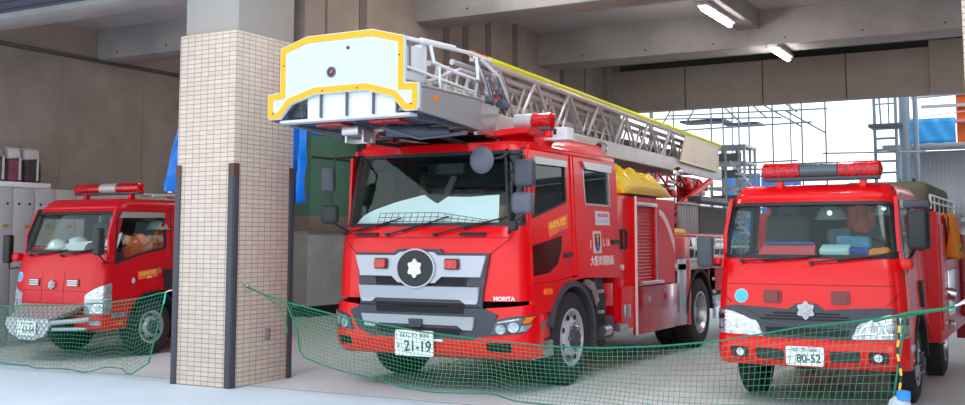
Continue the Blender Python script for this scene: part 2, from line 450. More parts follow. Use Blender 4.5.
# ------------------------------------------------------------------ shared vehicle pieces
def star_pts(r, n=6, k=.72, lobe=.5):
    pts = []
    for i in range(n*6):
        a = 2*PI*i/(n*6)+PI/2; ph = (i % 6)/6*2*PI
        pts.append((r*(k+(1-k)*(.5+.5*math.cos(ph)))*math.cos(a), r*(k+(1-k)*(.5+.5*math.cos(ph)))*math.sin(a)))
    return pts
def emblem(F, s, z, r, parent, name='fire_emblem'):
    b = MB()
    b.poly([(s+p[0], z+p[1]) for p in star_pts(r)], o0=-.03, o1=-.005)
    b.poly([(s+p[0], z+p[1]) for p in star_pts(r*.62, k=.6)], o0=-.042, o1=-.028)
    b.poly([(s+p[0], z+p[1]) for p in star_pts(r*.25, k=.9)], o0=-.05, o1=-.04)
    b.wrap(F); return b.build(name, SIL, parent, 30, .004)
def num_plate(F, s, z, w, h, off, parent, top, kana, num, y=None):
    """licence plate standing off the bumper"""
    t = bpy.data.objects.new('licence_plate', None)
    y0 = (F.yf(z) if y is None else y)-off
    b = MB(); b.poly(rnd([(s-w/2, z-h/2), (s+w/2, z-h/2), (s+w/2, z+h/2), (s-w/2, z+h/2)], .02, 3), o0=-.006, o1=.006)
    b.map(lambda v: (v.x, v.y+y0, v.z)); p = b.build('licence_plate', PLATEW, parent)
    pl = lambda cx, cz: (lambda x, y, d: (s+cx+x, y0-.0075-d, z+cz+y))
    text(num, h*.60, GRN, p, 'plate_number', pl(w*.1, -h*.13), .001, .92, h*.008)
    if top: text(top, h*.235, GRN, p, 'plate_district', pl(0, h*.31), .001, 1.2)
    if kana: text(kana, h*.2, GRN, p, 'plate_kana', pl(-w*.4, -h*.12), .001)
    return p
def wheel(parent, c, sg, R, rr, w, kind='front', nut=8):
    """c = centre of the outer tyre face; sg = side"""
    t = thing('wheel', None, None, c); t.parent = parent
    cw = sg
    b = MB()
    prof = [(rr, 0), (rr+.02, .012), (R-.05, .012), (R-.012, -.012), (R, -.05), (R, -w+.05), (R-.012, -w+.012), (R-.05, -w), (rr, -w)]
    b.lathe([(r, a*cw) for r, a in prof], (0, 0, 0), 'X', 40)
    for i in range(40):
        a = 2*PI*i/40
        b.box((-w/2*cw, math.cos(a)*(R+.001), math.sin(a)*(R+.001)), (w*.8, .02, .008), rot=(a+PI/2, 0, 0))
    b.build('tyre', RUB, t)
    b = MB()
    d = .02 if kind == 'front' else -.11
    b.lathe([(r, a*cw) for r, a in [(rr+.008, -.03), (rr+.012, .012), (rr-.012, .016), (rr-.03, -.03), (rr-.05, min(-.05, d-.06)), (rr*.68, d-.02), (rr*.56, d+.01), (rr*.46, d+.015), (rr*.40, d+.01)]], (0, 0, 0), 'X', 40)
    b.build('rim', SIL if kind == 'front' else STL, t)
    b = MB()
    b.lathe([(r, a*cw) for r, a in [(rr*.42, d), (rr*.40, d+.03), (rr*.32, d+.04), (rr*.28, d+.055), (rr*.12, d+.06), (.001, d+.06)]], (0, 0, 0), 'X', 24)
    b.build('hub', DGR if kind == 'front' else STL, t)
    for i in range(nut):
        a = 2*PI*i/nut
        n = MB(); n.cyl((cw*(d+.0), math.cos(a)*rr*.5, math.sin(a)*rr*.5), (cw*(d+.035), math.cos(a)*rr*.5, math.sin(a)*rr*.5), .016, 6); n.build('wheel_nut', CHR, t)
    for i in range(nut):
        a = 2*PI*(i+.5)/nut
        n = MB(); n.lathe([(.001, cw*(d-.012)), (rr*.095, cw*(d-.012)), (rr*.095, cw*(d-.02))], (0, math.cos(a)*rr*.76, math.sin(a)*rr*.76), 'X', 10); n.build('rim_hole', DARKSLOT, t)
    return t
def lightbar(parent, x0, x1, y, z, r, name='light_bar', split=None):
    """split: list of (x, material) from left to right segment ends"""
    L = thing(name, None, None, (0, 0, 0)); L.parent = parent
    xs = [x0]+[s[0] for s in split]
    for i, (x, m_) in enumerate(split):
        a, b_ = xs[i], x
        first = i == 0 and m_ is REDLAMP; last = i == len(split)-1 and m_ is REDLAMP
        prof = [(.001, a), (r*.7, a+.004 if not first else a+.015), (r, a+.03 if first else a+.004), (r, b_-.03 if last else b_-.004), (r*.7, b_-.015 if last else b_-.004), (.001, b_)]
        m = MB(); m.lathe([(p, q) for p, q in prof], (0, y, z), 'X', 20)
        k = a+.05
        while k < b_-.03: m.lathe([(r+.003, k-.004), (r+.003, k+.004)], (0, y, z), 'X', 20); k += .05
        m.build('lamp_dome' if m_ is REDLAMP else 'speaker_section', m_, L)
    m = MB(); m.box(((x0+x1)/2, y, z-r*.95), (x1-x0-.06, r*1.5, r*.45), .01); m.build('bar_base', DGR, L)
    for x in (x0+.16*(x1-x0), x1-.16*(x1-x0)):
        m = MB(); m.box((x, y, z-r*1.5), (.06, .08, r*1.0), .008); m.build('bar_foot', RED, L)
    return L
def side_text(F, sg, a, z, body, size, m, parent, name='door_lettering', rot=0, sx=1., bold=0, off=.012):
    c, s = math.cos(rot), math.sin(rot)
    def pl(x, y, d):
        A = a+(x*c-y*s)*(1 if sg > 0 else -1); Z = z+x*s+y*c
        return (sg*(F.hw(Z)+off+d), A, Z)
    return text(body, size, m, parent, name, pl, .001, sx, bold)
def wiper(F, s0, z0, s1, z1, parent):
    b = MB(); pts = [F.pt(s0+(s1-s0)*t, z0+(z1-z0)*t, .03+.02*math.sin(t*PI)) for t in [0, .25, .5, .75, 1]]
    b.tube(pts, .009, 6); b.cyl(F.pt(s0, z0, 0), F.pt(s0, z0, .05), .018, 10)
    w = parent_w = b.build('wiper', BLK, parent)
    d = MB(); m = (s0+(s1-s0)*.72, z0+(z1-z0)*.72); q = Vector((s1-s0, z1-z0)).normalized()*.36
    d.tube([F.pt(s1-q.x*1.2, z1-q.y*1.2-.012, .018), F.pt(s1-q.x*.4, z1-q.y*.4, .018), F.pt(s1+q.x*.35, z1+q.y*.35+.01, .018)], .008, 5); d.build('wiper_blade', RUB, w)
def mirror(parent, c, w, h, d, arm=None, m=DGR, round_=False, rz=0.):
    b = MB()
    if round_:
        b.lathe([(.001, -.03), (w*.5, -.028), (w*.86, -.012), (w, .012), (w*.97, .02), (.001, .02)], (0, 0, 0), 'Y', 28)
    else: b.box((0, 0, 0), (w, d, h), min(w, h)*.2, seg=3)
    c_, s_ = math.cos(rz), math.sin(rz)
    b.map(lambda v: (v.x*c_-v.y*s_+c[0], v.x*s_+v.y*c_+c[1], v.z+c[2]))
    o = b.build('mirror', m, parent)
    if arm:
        a = MB(); a.tube(arm, .012, 8); a.build('mirror_arm', BLK, o)
    if not round_:
        g = MB(); g.box((c[0]-s_*(d/2+.001), c[1]+c_*(d/2+.001), c[2]), (w*.85, .004, h*.86), .001, rot=(0, 0, rz)); g.build('mirror_glass', CHR, o)
    return o
def seat(parent, x, y, z, m=INTG, w=.5):
    s = thing('seat', None, None, (x, y, z)); s.parent = parent
    b = MB(); b.box((0, 0, .0), (w, .5, .16), .05, seg=3); b.build('seat_cushion', m, s)
    b = MB(); b.box((0, .28, .36), (w*.95, .14, .62), .05, rot=(-.15, 0, 0), seg=3); b.build('seat_back', m, s)
    b = MB(); b.box((0, .34, .76), (w*.5, .1, .2), .04, rot=(-.1, 0, 0), seg=3); b.build('headrest', m, s)
def steering(parent, x, y, z):
    b = MB(); R = .21; pts = []
    for i in range(24):
        a = 2*PI*i/24; pts.append((x+R*math.cos(a), y+R*math.sin(a)*.75, z+R*math.sin(a)*.6))
    b.tube(pts, .014, 8, closed=True)
    b.tube([(x-R, y, z), (x, y, z-.02), (x+R, y, z)], .012, 6); b.tube([(x, y, z-.02), (x, y-.2, z-.35)], .03, 8)
    b.build('steering_wheel', BLK, parent)
def helmet(name, loc, label, rz=0., col=WHT, group=None, r=.13, tilt=0.):
    t = thing(name, label, 'helmet', loc, rz, group)
    b = MB(); P = []
    for i in range(11):
        a = PI/2*i/10; P.append((r*math.sin(a)+(0 if i < 10 else 0), r*.95*math.cos(a)))
    b.lathe([(max(.001, x), z) for x, z in P]+[(r*1.02, -.02), (r*.98, -.02), (r*.9, .0)], (0, 0, .03), 'Z', 24)
    b.map(lambda v: (v.x, v.y*1.2, v.z)); 
    if tilt: t.rotation_euler = (tilt, 0, rz)
    b.build('shell', col, t)
    b = MB(); pts = [(r*1.22*math.cos(a)*.9, r*1.35*math.sin(a), .02) for a in [2*PI*i/24 for i in range(24)]]
    b.tube(pts, .012, 6, closed=True); b.build('brim', col, t)
    b = MB(); b.poly(star_pts(.028), o0=-.008, o1=0); b.map(lambda v: (v.x, v.y-r*1.14, v.z+.075)); b.build('front_badge', CHR, t)
    return t
def jacket(name, loc, label, rz, w, h, col=ORJ, group=None):
    """turnout jacket hung from its shoulders"""
    t = thing(name, label, 'jacket', loc, rz, group)
    b = MB(); P = []
    for i in range(15):
        v = i/14; row = []
        for j in range(28):
            a = 2*PI*j/27; ww = w*(.42+.14*v)*(1 if v > .08 else .55+v*5.6); dd = .075+.03*v
            f = 1+.12*math.sin(a*7+v*4)*v
            row.append((ww*math.cos(a)*f, dd*math.sin(a)*f, -h*v-.04*abs(math.cos(a))**2*(v < .12)))
        P.append(row)
    b.grid(P); b.build('jacket_body', col, t, solid=.006)
    for s in (-1, 1):
        m = MB(); m.tube([(s*w*.36, 0, -.05), (s*w*.5, 0, -.2), (s*w*.55, -.02, -h*.75)], .06, 10, r2=.045); m.build('sleeve', col, t)
    m = MB(); m.lathe([(w*.515, -.0), (w*.52, .05)], (0, 0, -h*.55), 'Z', 28); m.map(lambda v: (v.x, v.y*.24, v.z)); m.build('reflective_band', mat('reflective_band', (215, 222, 200), .3, .3), t)
    return t

# ------------------------------------------------------------------ aerial ladder truck
T = thing('aerial_ladder_truck', 'large red aerial ladder truck with plate 21-19 parked in the middle', 'fire truck', (1.87, .70, 0))
F = Front([(.30, .02), (.90, .0), (1.40, .01), (1.58, .03), (1.66, .09), (2.05, .165), (2.44, .25), (2.53, .29)], 1.13, .038, 1.0, .26, .035)
# front shell with the windshield opening
WS = rnd([(-1.17, 1.67), (1.17, 1.67), (1.10, 2.44), (-1.10, 2.44)], .05)
SE = F.L+F.r*PI/2
b = MB(); b.poly([(-SE, .93), (SE, .93), (SE, 2.53), (-SE, 2.53)], [WS], o0=0, o1=.04, mib=1); b.wrap(F)
CABS = b.build('cab_front_panel', [RED, INT], T)
b = MB(); b.poly(WS, [inset(WS, .035)], o0=-.006, o1=.03); b.wrap(F); b.build('windshield_seal', BLK, T)
b = MB(); b.poly(inset(WS, .03), o0=.008, o1=.012); b.wrap(F); b.build('windshield', GLASS, T)
# creases on the hood panel
b = MB(); b.poly([(-1.05, 1.552), (1.05, 1.552), (1.05, 1.560), (-1.05, 1.560)], o0=-.003, o1=0)
for sg in (-1, 1): b.poly([(sg*1.02, 1.55), (sg*.80, 1.38), (sg*.81, 1.375), (sg*1.035, 1.545)], o0=-.004, o1=0)
b.wrap(F); b.build('hood_seam', mat('seam_red', (150, 14, 20), .6), T)
for x in (-.70, .62):
    b = MB(); b.poly(rnd([(x-.15, 1.575), (x+.15, 1.575), (x+.15, 1.607), (x-.15, 1.607)], .015), o0=-.03, o1=0); b.wrap(F); b.build('grab_handle', BLK, T)
# lower cab: side panels
def cab_side(sg):
    AR = [(1.26+.60*math.cos(a), .50+.60*math.sin(a)) for a in [math.radians(150-6.0*i) for i in range(11)]]
    fd = [(.30, 1.10), (.72, 1.10)]+[(1.0, 1.12), (1.29, 1.14)]+[(1.29, 2.44), (.34, 2.44), (.30, 2.3)]
    win = rnd([(.345, 1.74), (1.21, 1.93), (1.20, 2.36), (.42, 2.36), (.345, 2.28)], .04)
    qg = rnd([(.33, 1.47), (1.06, 1.575), (1.03, 1.42), (.93, 1.28), (.71, 1.19), (.33, 1.17)], .03)
    b = MB(); b.poly(fd, [win, qg], o0=-.006, o1=.03, mib=1); b.side(F, sg); D = b.build('front_door', [RED, INT], T, bevel=.003)
    b = MB(); b.poly(win, [inset(win, .028)], o0=-.008, o1=.02); b.side(F, sg); b.build('window_seal', BLK, D)
    b = MB(); b.poly(inset(win, .02), o0=.008, o1=.012); b.side(F, sg); b.build('window_pane', GLASSD, D)
    b = MB(); b.poly(inset(qg, -.006), o0=.004, o1=.01); b.side(F, sg); b.build('lower_window_pane', mat('dark_glass', (22, 24, 24), .06, 0, .5), D)
    v = [(.42, 2.375), (1.2, 2.375), (1.2, 2.31), (.40, 2.30)]
    b = MB(); b.poly(v, o0=-.035, o1=-.008); b.side(F, sg); b.build('window_visor', STL, D)
    b = MB(); b.poly(rnd([(1.07, 1.345), (1.24, 1.355), (1.24, 1.40), (1.07, 1.39)], .01), o0=-.04, o1=-.006); b.side(F, sg); b.build('door_handle', BLK, D)
    # centre pillar with grooves
    b = MB(); b.poly([(1.295, 1.15), (1.425, 1.15), (1.425, 2.44), (1.295, 2.44)], o0=.004, o1=.03, mib=1)
    b.poly([(1.34, 1.15), (1.38, 1.15), (1.38, 2.44), (1.34, 2.44)], o0=-.012, o1=.01); b.side(F, sg); b.build('door_pillar', [RED, INT], T)
    rd = [(1.43, 1.12), (2.67, 1.09), (2.67, 2.40), (2.60, 2.44), (1.43, 2.44)]
    rw = rnd([(1.70, 1.915), (2.45, 1.915), (2.43, 2.36), (1.66, 2.36)], .04)
    b = MB(); b.poly(rd, [rw], o0=-.006, o1=.03, mib=1); b.side(F, sg); R = b.build('rear_door', [RED, INT], T, bevel=.003)
    b = MB(); b.poly(rw, [inset(rw, .025)], o0=-.01, o1=.02); b.side(F, sg); b.build('window_seal', STL, R)
    b = MB(); b.poly(inset(rw, .02), o0=.008, o1=.012); b.side(F, sg); b.build('window_pane', GLASSD, R)
    b = MB(); b.poly([(1.62, 2.40), (2.47, 2.40), (2.45, 2.31), (1.70, 2.32)], o0=-.035, o1=-.008); b.side(F, sg); b.build('window_visor', STL, R)
    b = MB(); b.poly(rnd([(2.42, 1.485), (2.6, 1.49), (2.6, 1.535), (2.42, 1.53)], .01), o0=-.045, o1=-.006); b.side(F, sg); b.build('door_handle', BLK, R)
    # fender skirt in front of and above the wheel
    sk = [(.30, .78), (.70, .78)]+AR+[(1.80, .80), (1.86, .80), (1.86, 1.10), (1.43, 1.11), (1.29, 1.13), (.72, 1.095), (.30, 1.095)]
    sk = [(.30, .78), (.70, .80)]+[(1.26+.60*math.cos(a), .50+.60*math.sin(a)) for a in [math.radians(149-6.6*i) for i in range(11)]]+[(1.60, 1.115), (1.29, 1.135), (.72, 1.095), (.30, 1.095)]
    b = MB(); b.poly(sk, o0=-.004, o1=.03); b.side(F, sg); b.build('fender_skirt', RED, T)
    am = []
    for i in range(16):
        a = math.radians(165-12.0*i); am.append((1.26+.60*math.cos(a), .50+.60*math.sin(a)))
    inn = [(1.26+(x-1.26)*.90, .5+(z-.5)*.90) for x, z in am]
    b = MB(); b.poly(am+inn[::-1], o0=-.03, o1=.28); b.side(F, sg); b.build('wheel_arch', DGR, T)
    b = MB(); b.poly([(1.62, 1.10), (1.78, 1.06), (1.92, .86), (1.83, .80), (1.70, .98), (1.52, 1.05)], o0=-.045, o1=.0); b.side(F, sg); b.build('silver_fender_cap', STL, T)
    b = MB(); b.poly(rnd([(.57, .975), (.74, .98), (.74, 1.04), (.57, 1.035)], .02), o0=-.025, o1=-.002); b.side(F, sg); b.build('turn_lamp', ORG, T)
    # step below the door
    b = MB(); b.box((sg*1.05, .56, .66), (.12, .40, .26), .01); b.build('step_panel', RED, T)
    b = MB(); b.box((sg*1.08, .56, .45), (.16, .36, .15), .02); b.box((sg*1.03, .52, .37), (.24, .46, .03), .01); b.box((sg*1.162, .5, .68), (.004, .09, .09), 0); b.build('cab_step', STL, T)
for sg in (1, -1): cab_side(sg)
# roof
b = MB(); P = []
def sm(t): t = max(0, min(1, t)); return t*t*(3-2*t)
NX, NY = 60, 44
for i in range(NY+1):
    v = i/NY; row = []
    for j in range(NX+1):
        u = -1+2*j/NX; s = u*SE
        x, y, z = F.pt(u*SE*.999, 2.53)
        hwt = F.hw(2.45); X_ = u*hwt
        yfr = F.yf(2.53)+F.crown*(u*.98)**2+F.r*(1-math.sqrt(max(0, 1-max(0, (abs(X_)-(hwt-F.r))/F.r)**2)))
        Y_ = yfr+(2.68-yfr)*v
        edge = sm((1-abs(u))/.16)*sm((Y_-yfr+.0)/.16)*sm((2.70-Y_)/.22)
        hump = max(sm((X_-.64)/.14), sm((-.44-X_)/.05)); back = sm((Y_-.55)/.9)
        h = .035+.125*max(hump*(.55+.45*back), back*.35 if abs(X_) < .7 else back)
        row.append((X_, Y_, 2.44+(.09 if v == 0 else .085)+ (h-.03)*edge - (.085*(1-sm((1-abs(u))/.10)) if v > .02 else .0)))
    P.append(row)
b.grid(P); b.build('cab_roof', RED, T, 50, solid=.02)
# fillet between roof edge and doors, back wall, floor
for sg in (-1, 1):
    b = MB(); b.box((sg*1.055, 1.5, 2.47), (.05, 2.3, .07), .02); b.build('drip_rail', RED, T)
b = MB(); b.box((0, 2.66, 1.80), (2.12, .03, 1.40)); b.build('cab_back_wall', RED, T)
b = MB(); b.box((0, 2.62, 1.80), (2.08, .03, 1.38)); b.box((0, 1.5, 1.13), (2.14, 2.3, .04)); b.box((0, 1.45, 2.455), (2.04, 2.2, .02)); b.build('cab_lining', INT, T)
b = MB(); b.box((0, .52, 1.42), (2.0, .42, .42), .06, seg=3); b.box((.0, .42, 1.62), (1.6, .3, .06), .02); b.build('dashboard', BLK, T)
for x in (-.68, .68): seat(T, x, 1.25, 1.42)
for x in (-.72, 0, .72): seat(T, x, 2.15, 1.42)
b = MB(); b.box((0, 1.62, 2.28), (1.7, .25, .28), .03); b.box((-.05, .75, 2.3), (.35, .14, .12), .02); b.build('overhead_console', INT, T)
steering(T, .68, .78, 1.72)
b = MB(); b.box((.04, .56, 1.9), (.12, .08, .16), .02); b.box((-.1, .8, 2.12), (.08, .06, .26), .01, rot=(0, .5, 0)); b.build('radio_unit', DGR, T)
# door front pillar trim
for sg in (-1, 1):
    b = MB(); b.poly([(.28, 1.10), (.36, 1.10), (.36, 1.70), (.40, 2.30), (.46, 2.44), (.28, 2.44)], o0=.002, o1=.03); b.side(F, sg); b.build('door_post', RED, T)
# bumper
FB = Front([(.37, .05), (.42, .0), (.52, -.035), (.76, -.03), (.84, -.015), (.93, .0)], 1.165, 0, 9, .28, .05)
SB = FB.L+FB.r*PI/2
fog = [rnd([(x-.13, .44), (x+.13, .44), (x+.13, .53), (x-.13, .53)], .015) for x in (.90, -.98)]
b = MB(); b.poly([(-SB, .37), (SB, .37), (SB, .80), (SB-.02, .90), (.76, .86), (.74, .60), (.62, .545), (-.58, .545), (-.74, .62), (-.76, .86), (-SB+.02, .90), (-SB, .80)], fog, o0=0, o1=.05); b.wrap(FB)
b.box((1.14, .40, .58), (.045, .20, .42), .01); b.box((-1.14, .40, .58), (.045, .20, .42), .01); b.build('bumper', RED, T, bevel=.004)
for x in (.90, -.98):
    b = MB()
    b.poly([(x-.14, .43), (x+.14, .43), (x+.14, .54), (x-.14, .54)], o0=.02, o1=.03)
    for k in range(3): b.poly([(x-.13, .45+.03*k), (x+.13, .45+.03*k), (x+.13, .456+.03*k), (x-.13, .456+.03*k)], o0=.008, o1=.02)
    b.wrap(FB); b.build('bumper_grille', DARKSLOT, T)
b = MB(); b.poly([(.18, .52), (.30, .52), (.30, .545), (.18, .545)], o0=-.006, o1=0); b.wrap(FB); b.build('white_bumper_mark', WHT, T)
b = MB(); b.poly([(-SB+.05, .39), (SB-.05, .39), (SB-.05, .36), (-SB+.05, .36)], o0=.02, o1=.3); b.wrap(FB); b.box((0, .5, .42), (2.0, .7, .1)); b.build('air_dam', UND, T)
# grille surround
b = MB()
b.poly([(-.805, 1.40), (-.30, 1.40), (-.26, 1.44), (.26, 1.44), (.30, 1.40), (.825, 1.40), (.74, 1.0), (.735, .86), (.90, .80), (.80, .60), (.62, .53), (-.60, .53), (-.76, .62), (-.86, .80), (-.72, .86), (-.725, 1.0)], o0=-.035, o1=.0)
b.wrap(F); GR = b.build('grille_surround', DGR, T, bevel=.006)
b = MB()
for p in ([(-.53, 1.155), (.58, 1.155), (.56, 1.075), (-.51, 1.075)], [(-.52, .905), (.55, .905), (.53, .80), (-.50, .80)], [(-.48, .655), (.50, .655), (.48, .585), (-.46, .585)], [(-.72, .875), (.72, .875), (.72, .86), (-.72, .86)]):
    b.poly(p, o0=-.039, o1=-.03)
for z in (1.095, 1.118, 1.14, .822, .845, .885, .61, .632):
    b.poly([(-.50, z), (.53, z), (.53, z+.006), (-.50, z+.006)], o0=-.046, o1=-.038)
b.wrap(F); b.build('grille_mesh', DARKSLOT, GR)
def bar(zt, zb, wl, wr, cut):
    b = MB(); zi = zb+.04
    out = [(-wl, zt), (wr, zt), (wr-.015, zi), (wr-.03, zb), (cut+.06, zb), (cut, zi), (-cut, zi), (-cut-.06, zb), (-wl+.04, zb), (-wl+.015, zi)]
    b.poly(out, o0=-.075, o1=-.03)
    b.map(lambda v: (v.x, v.y+(.02 if v.z < zt-.03 and v.y < -.05 else 0), v.z)); b.wrap(F); b.build('grille_bar', SIL, GR, bevel=.012)
b = MB(); out = [(-.785, 1.375), (-.26, 1.375), (-.2, 1.41), (.2, 1.41), (.26, 1.375), (.80, 1.375), (.745, 1.20), (.735, 1.165), (.30, 1.165), (.22, 1.10), (-.22, 1.10), (-.30, 1.165), (-.715, 1.165), (-.72, 1.20)]
b.poly(out, o0=-.07, o1=-.03); b.wrap(F); b.build('grille_bar', SIL, GR, bevel=.015)
bar(1.065, .90, .72, .715, .50); bar(.775, .645, .68, .66, .47)
b = MB(); b.poly(rnd([(-.085, .74), (.085, .74), (.065, .66), (-.065, .66)], .012), o0=-.08, o1=-.05); b.poly([(-.06, .70), (.06, .70), (.06, .705), (-.06, .705)], o0=-.086, o1=-.08); b.wrap(F); b.build('front_camera_cover', DGR, GR)
b = MB(); b.poly(circ(0, 1.245, .235, 36, .20), [circ(0, 1.245, .218, 36, .183)], o0=-.092, o1=-.05); b.wrap(F); b.build('badge_ring', SIL, GR, bevel=.006)
b = MB(); b.poly(circ(0, 1.245, .221, 36, .186), o0=-.084, o1=-.05); b.wrap(F); BD = b.build('oval_badge_plate', BLK, GR)
class OffF(Front): pass
b = MB()
b.poly([(p[0]*.9, 1.245+p[1]) for p in star_pts(.098)], o0=-.105, o1=-.084); b.poly([(p[0]*.9, 1.245+p[1]) for p in star_pts(.055, k=.62)], o0=-.118, o1=-.1)
b.wrap(F); b.build('fire_emblem', WHT, BD, bevel=.004)
for x in (-.43, .43):
    b = MB(); b.poly(rnd([(x-.085, 1.235), (x+.085, 1.235), (x+.085, 1.345), (x-.085, 1.345)], .025), o0=-.09, o1=-.06); b.wrap(F); s_ = b.build('strobe_lamp', DGR, T)
    b = MB(); b.poly(rnd([(x-.07, 1.248), (x+.07, 1.248), (x+.07, 1.332), (x-.07, 1.332)], .02), o0=-.115, o1=-.085); b.wrap(F); b.build('strobe_lens', REDLAMP, s_, bevel=.01)
# headlights
def headlight(sg):
    o = [(sg*.80, .595), (sg*1.16, .625), (sg*1.33, .80), (sg*1.0, .785), (sg*.87, .745)]
    b = MB(); b.poly(rnd(o, .02), o0=-.01, o1=.03); b.wrap(FB); H = b.build('headlight', DGR, T)
    b = MB(); b.poly(inset(rnd(o, .02), .016), o0=-.016, o1=-.008); b.wrap(FB); b.build('headlight_housing', mat('headlamp_inner', (90, 96, 104), .2, .4, var=.5, scale=20), H)
    for (s, z, r) in ((.93, .665, .048), (1.05, .685, .05)):
        b = MB(); b.poly(circ(sg*s, z, r, 18), o0=-.022, o1=-.014); b.wrap(FB); b.build('projector_lens', LENS, H)
    b = MB(); b.poly([(sg*1.14, .72), (sg*1.22, .72), (sg*1.29, .785), (sg*1.17, .78)], o0=-.022, o1=-.014); b.wrap(FB); b.build('indicator_lens', ORG, H)
    b = MB(); b.poly([(sg*1.10, .64), (sg*1.18, .65), (sg*1.25, .71), (sg*1.13, .70)], o0=-.022, o1=-.014); b.poly([(sg*.90, .735), (sg*1.1, .77), (sg*1.1, .755), (sg*.90, .722)], o0=-.022, o1=-.014); b.wrap(FB); b.build('clear_lens', LENS, H)
headlight(1); headlight(-1)
num_plate(FB, -.02, .495, .455, .255, .03, T, '\u306a\u306b\u308f 800', '\u3055', '21-19')
pl = lambda x, y, d: F.pt(.95+x, .955+y, .004+d)
text('MORITA', .055, TXT_W, T, 'maker_lettering', pl, .001, 1.05, .002)
# wipers
wiper(F, -1.02, 1.60, -.42, 1.72, T); wiper(F, -.42, 1.585, .18, 1.73, T); wiper(F, .18, 1.585, .92, 1.745, T)
# mirrors, vehicle left side (image right)
st = MB(); st.tube([F.pt(.92, 2.44, .0), F.pt(.92, 2.42, .07), F.pt(.96, 2.0, .09), F.pt(1.0, 1.64, .07), F.pt(1.0, 1.60, 0)], .016, 8)
st.tube([F.pt(.93, 2.40, .08), (1.25, -.09, 2.34), (1.28, -.09, 1.80), F.pt(1.0, 1.66, .07)], .012, 8)
st.tube([F.pt(.95, 2.2, .09), (1.24, -.06, 2.2)], .008, 6); st.build('mirror_stay', BLK, T)
mirror(T, (1.26, -.10, 2.17), .215, .27, .10, rz=-.15); mirror(T, (1.235, -.10, 1.885), .225, .21, .10, m=MGR, rz=-.15)
mirror(T, (.80, -.14, 2.31), .135, .135, .05, [(.80, -.12, 2.31), (.98, -.06, 2.33), (1.05, .0, 2.40)], m=MGR, round_=True)
mirror(T, (1.10, -.04, 1.67), .09, .10, .08, m=BLK)
st = MB(); st.tube([F.pt(-.98, 2.44, .0), (-1.02, -.08, 2.40), (-1.05, -.10, 2.0), (-1.03, -.1, 1.72), F.pt(-1.02, 1.62, 0)], .012, 8); st.build('mirror_stay', BLK, T)
mirror(T, (-1.09, -.10, 2.17), .15, .27, .09, [(-1.09, -.1, 2.17), (-1.02, -.1, 2.17)], m=DGR, rz=.3); mirror(T, (-1.06, -.10, 1.80), .19, .20, .1, m=BLK, rz=.2)
# roof gear
lb = lightbar(T, .97, 1.42, .45, 2.745, .085, 'light_bar', [(.97+.21, ALU), (1.42, REDLAMP)]); lb.location = (-.14, .1, 0)
lb2 = lightbar(T, -1.42, -.97, .45, 2.745, .085, 'light_bar', [(-1.42+.24, REDLAMP), (-.97, ALU)]); lb2.location = (.34, .1, -.02)
b = MB(); b.poly([(.70, 2.58), (1.16, 2.60), (1.22, 2.655), (.88, 2.65), (.76, 2.62)], o0=.25, o1=.75); b.map(lambda v: (v.x-.08, v.y, v.z)); b.build('light_bar_fairing', RED, T, bevel=.01)
b = MB(); b.box((1.12, 1.02, 2.655), (.24, .18, .13), .015); b.box((1.12, 1.02, 2.59), (.28, .24, .02), .005); b.build('siren_speaker', WHT, T)
b = MB(); b.box((1.10, .925, 2.67), (.03, .01, .06)); b.build('speaker_slot', BLK, T)
# lettering and stickers on the doors
def sticker(F_, sg, pts, m_, parent, name='sticker', off=.010):
    b = MB(); b.poly(pts, o0=-off-.002, o1=-off+.002); b.side(F_, sg); return b.build(name, m_, parent)
for sg in (1,):
    s_ = sticker(F, sg, [(.70, 1.70), (1.20, 1.81), (1.20, 1.66), (.74, 1.56)], mat('orange_sticker', (246, 112, 62), .5), T)
    side_text(F, sg, .95, 1.70, '\u307f\u307e\u3082\u308a\u968a', .085, mat('yellow_ink', (255, 205, 70), .5), s_, 'sticker_lettering', .14, 1.0, .003, .014)
    side_text(F, sg, 1.0, 1.628, '119', .045, mat('blue_ink', (90, 100, 190), .5), s_, 'sticker_small_lettering', .14, 1.5, .002, .014)
    s_ = sticker(F, sg, [(1.97, 1.70), (2.39, 1.70), (2.39, 1.86), (1.97, 1.86)], mat('pale_sticker', (225, 225, 235), .5), T, 'notice_sticker')
    side_text(F, sg, 2.18, 1.81, 'FIRE RESCUE', .05, mat('mauve_ink', (190, 120, 150), .5), s_, 'sticker_lettering', 0, 1.1, .002, .014)
    b = MB(); b.poly([(1.99, 1.735), (2.37, 1.735), (2.37, 1.75), (1.99, 1.75)], o0=-.0135, o1=-.012); b.side(F, sg); b.build('blue_line', mat('pale_blue', (180, 210, 225), .5), s_)
    s_ = sticker(F, sg, [(1.88, 1.38), (2.11, 1.38), (2.11, 1.63), (1.88, 1.63)], mat('badge_card', (228, 214, 214), .5), T, 'fire_corps_badge')
    sh = [(1.92, 1.60), (2.07, 1.60), (2.07, 1.48), (2.045, 1.43), (1.995, 1.395), (1.945, 1.43), (1.92, 1.48)]
    sticker(F, sg, sh, mat('navy', (40, 44, 70), .5), s_, 'shield', .013); sticker(F, sg, [(1.955, 1.59), (2.035, 1.59), (2.035, 1.57), (2.01, 1.56), (2.01, 1.50), (1.98, 1.50), (1.98, 1.56), (1.955, 1.57)], YEL, s_, 'shield_mark', .015)
    sticker(F, sg, circ(1.995, 1.46, .03, 12), mat('badge_blue', (90, 130, 200), .5), s_, 'shield_disc', .015)
    side_text(F, sg, 1.80, 1.49, 'J', .10, TXT_W, T, 'door_lettering', 0, 1.2, .003)
    side_text(F, sg, 2.26, 1.50, 'L 16', .115, TXT_W, T, 'door_lettering', 0, 1.0, .003)
    side_text(F, sg, 2.12, 1.29, '\u5927\u962a\u5e02\u6d88\u9632\u5c40', .115, TXT_W, T, 'door_lettering', 0, 1.0, .003)
